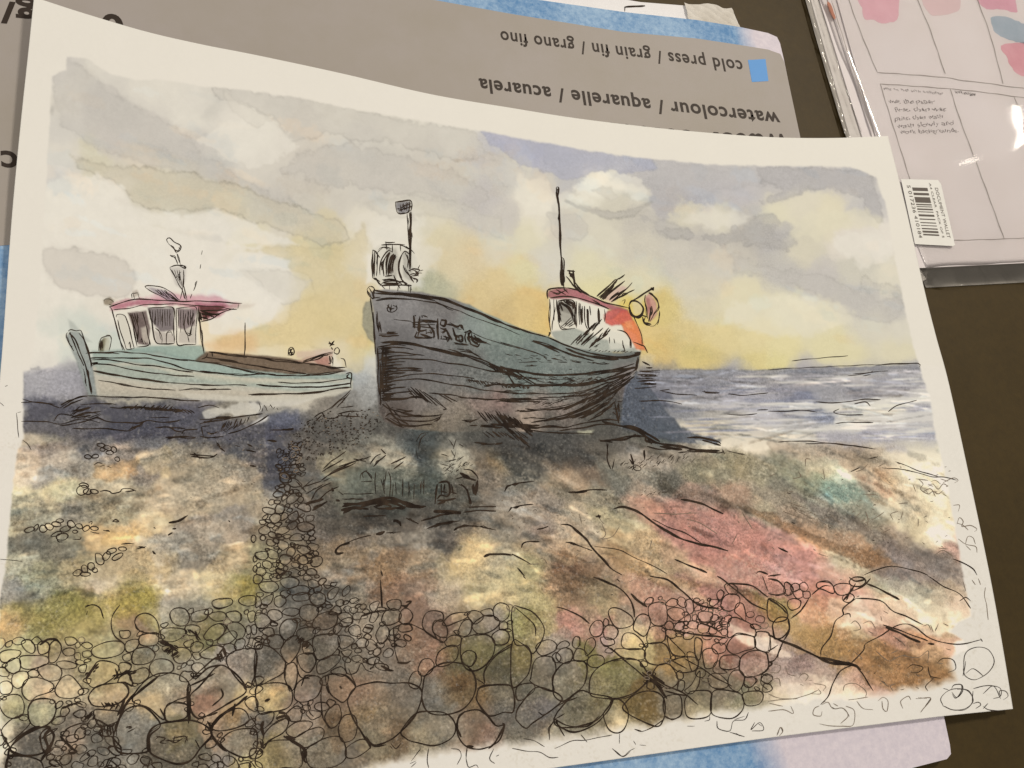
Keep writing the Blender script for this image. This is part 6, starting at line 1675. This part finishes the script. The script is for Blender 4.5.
sw('d3b8b1', [(922, -8), (955, -8), (960, 8), (950, 14), (930, 14)], 'faint pink swatch in the second box')
sw('d09aa1', [(976, -8), (1010, -8), (1017, 8), (1016, 13), (1000, 9), (984, 8)], 'deep pink swatch at the top of the third box', 'd8a8ad')
sw('9ea7ab', [(991, 18), (1003, 16), (1024, 24), (1034, 32), (1034, 44), (1022, 43), (1004, 38), (994, 30)], 'blue grey swatch in the third box', 'aeb3b5')
sw('d3989b', [(1001, 46), (1016, 43), (1040, 46), (1044, 76), (1022, 76), (1012, 68), (1006, 56)], 'salmon pink swatch below the blue one', 'dba8a9')
sw('b5765c', [(827, 2), (830, 3), (835, 15), (835, 19), (831, 14)], 'thin rust red brush mark at the sheet edge')

# the plastic itself: a front sheet over the pages and a back sheet under them, welded at the rim
def plastic(name, tint, alpha, rough, bump, scale):
    mt, nt, b = new_mat(name); L = nt.links
    out = nt.nodes['Material Output']
    tr = node(nt, 'ShaderNodeBsdfTransparent'); tr.inputs[0].default_value = tint
    gl = node(nt, 'ShaderNodeBsdfGlossy'); gl.inputs['Roughness'].default_value = rough; gl.inputs['Color'].default_value = (1, 1, 1, 1)
    df = node(nt, 'ShaderNodeBsdfDiffuse'); df.inputs[0].default_value = (0.55, 0.53, 0.5, 1)
    fr = node(nt, 'ShaderNodeFresnel'); fr.inputs[0].default_value = 1.45
    tc = node(nt, 'ShaderNodeTexCoord'); n = node(nt, 'ShaderNodeTexNoise'); n.inputs['Scale'].default_value = scale; n.inputs['Detail'].default_value = 2
    n.inputs['Distortion'].default_value = 0.6
    L.new(tc.outputs['Object'], n.inputs['Vector'])
    bp = node(nt, 'ShaderNodeBump'); bp.inputs['Strength'].default_value = bump; bp.inputs['Distance'].default_value = 0.004
    L.new(n.outputs['Fac'], bp.inputs['Height'])
    L.new(bp.outputs['Normal'], gl.inputs['Normal']); L.new(bp.outputs['Normal'], fr.inputs['Normal'])
    m0 = node(nt, 'ShaderNodeMixShader'); m0.inputs[0].default_value = alpha
    L.new(tr.outputs[0], m0.inputs[1]); L.new(df.outputs[0], m0.inputs[2])
    m1 = node(nt, 'ShaderNodeMixShader'); L.new(fr.outputs[0], m1.inputs[0]); L.new(m0.outputs[0], m1.inputs[1]); L.new(gl.outputs[0], m1.inputs[2])
    L.new(m1.outputs[0], out.inputs['Surface'])
    return mt
clear_m = plastic('clear_plastic', (0.97, 0.97, 0.965, 1), 0.06, 0.07, 0.13, 11)
rim_m = plastic('folded_plastic', (0.85, 0.85, 0.83, 1), 0.6, 0.14, 1.0, 60)
NXp, NYp = 110, 150
ta = np.linspace(0, 1, NXp); tbv = np.linspace(0, 1, NYp); A_, B_ = np.meshgrid(ta, tbv)
c00, c10, c01, c11 = map(np.array, [(797., -36.), (1180., -36.), (926., 288.), (1130., 277.)])
q = (1-B_)[..., None]*((1-A_)[..., None]*c00+A_[..., None]*c10)+B_[..., None]*((1-A_)[..., None]*c01+A_[..., None]*c11)
p3 = P(q[..., 0], q[..., 1], Z1+0.0008)
rim = np.minimum(np.clip(A_/0.05, 0, 1), np.clip((1-B_)/0.085, 0, 1)); rim = rim*rim*(3-2*rim)
wv = 0.0005*np.sin(A_*6+B_*9)+0.0004*np.sin(A_*17-B_*5+1)+0.0003*np.sin(B_*31+A_*3)
# the back sheet stays flat on the table, the front sheet domes up over the pages
p3[..., 2] = (Z_T+0.0012)*(1-rim)+(Z1+0.0010+0.5*np.clip(wv, -0.0006, 0.0009))*rim + (1-rim)*0.0005*(1+np.sin(A_*23+2*np.sin(A_*11))*np.sin(B_*30))
qf = P(q[..., 0], q[..., 1], p3[..., 2]); 
idx = np.arange(NXp*NYp).reshape(NYp, NXp)
fc = [[int(idx[i, j]), int(idx[i+1, j]), int(idx[i+1, j+1]), int(idx[i, j+1])] for i in range(NYp-1) for j in range(NXp-1)]
me = mesh('front_sheet', qf.reshape(-1, 3), fc); me.polygons.foreach_set('use_smooth', [True]*len(fc))
fs = link('front_sheet', me, clear_m, wal)
slab('back_sheet', [(798, -36), (926, 287.5), (1130, 276.5), (1180, -36)], Z_T+0.0006, Z_T+0.0002, rim_m, wal)
# heat-sealed edge of the wallet
ZR = Z_T+0.0022
def strip(pts, w, z0, name, mat, amp=0.0006):
    V, F = [], []
    p = smooth(pts, False, 2); d = np.gradient(p, axis=0); d /= np.linalg.norm(d, axis=1, keepdims=True); nrm = np.stack([-d[:, 1], d[:, 0]], 1)
    for k in range(7):
        o_ = p+nrm*(k/6-0.5)*w
        z = z0+amp*math.sin(k/6*math.pi)*(1+0.5*np.sin(np.arange(len(p))*0.35+k))
        V.append(P(o_[:, 0], o_[:, 1], z))
    V = np.stack(V, 1); n = len(p)
    F = [[i*7+k, i*7+k+1, (i+1)*7+k+1, (i+1)*7+k] for i in range(n-1) for k in range(6)]
    me = mesh(name, V.reshape(-1, 3), F); me.polygons.foreach_set('use_smooth', [True]*len(F))
    return link(name, me, mat, wal)
strip([(800, -30), (808, -2), (822, 48), (843, 118), (850, 138), (870, 180), (925, 280)], 6, ZR, 'sealed_edge', rim_m)
strip([(815, -10), (838, 66), (861, 132)], 2.0, Z1-0.0006, 'sealed_edge', clear_m, 0.0004)
# barcode sticker on the plastic
ZS = Z1+0.0017
st_m = paper_mat('white_sticker', 'e0d8c8'); bar_m = flat_mat('grey_black_bars', '5a5046')
stk = slab('barcode_sticker', [(901, 179), (938, 180), (941, 184), (955, 245), (953, 246), (915, 244)], ZS, ZS-0.0001, st_m, wal)
# bars: x from the left column to the right, going down the sticker
def sp_(s, t):     # s across 0..1, t down 0..1 on the sticker
    a = np.array([901., 179.])+np.array([37., 1.])*s; b_ = np.array([916., 244.])+np.array([39., 2.])*s
    return a+(b_-a)*t
V, F = [], []
for t0, h_ in [(0.125, 0.05), (0.205, 0.035), (0.27, 0.085), (0.375, 0.018), (0.41, 0.012), (0.445, 0.022), (0.49, 0.012), (0.535, 0.03), (0.60, 0.016), (0.655, 0.014), (0.70, 0.012), (0.745, 0.018), (0.785, 0.03), (0.835, 0.022)]:
    c = [sp_(0.25, t0), sp_(0.66, t0+0.0), sp_(0.66, t0+h_), sp_(0.25, t0+h_)]
    for k in c: V.append(P(k[0], k[1], ZS+0.00012))
    F.append([len(V)-4, len(V)-1, len(V)-2, len(V)-3])
link('barcode_bars', mesh('barcode_bars', V, F), bar_m, stk)
def stxt(s, s0, t0, t1, size, lbl):
    a, b_ = sp_(s0, t0), sp_(s0, t1)
    v = np.array([size, 0.05*size])
    text_on('sticker_print', s, (a, b_), (v, v), ZS+0.00012, bar_m, stk, lbl, bold=0.0)
stxt('5 017236 410184', 0.12, 0.09, 0.90, 2.6, 'barcode number'); stxt('DOCUMENT WALLET', 0.86, 0.12, 0.88, 2.4, 'document wallet print'); stxt('A4 CLEAR  PACK OF 5', 0.73, 0.05, 0.88, 1.6, 'small print beside the bars')
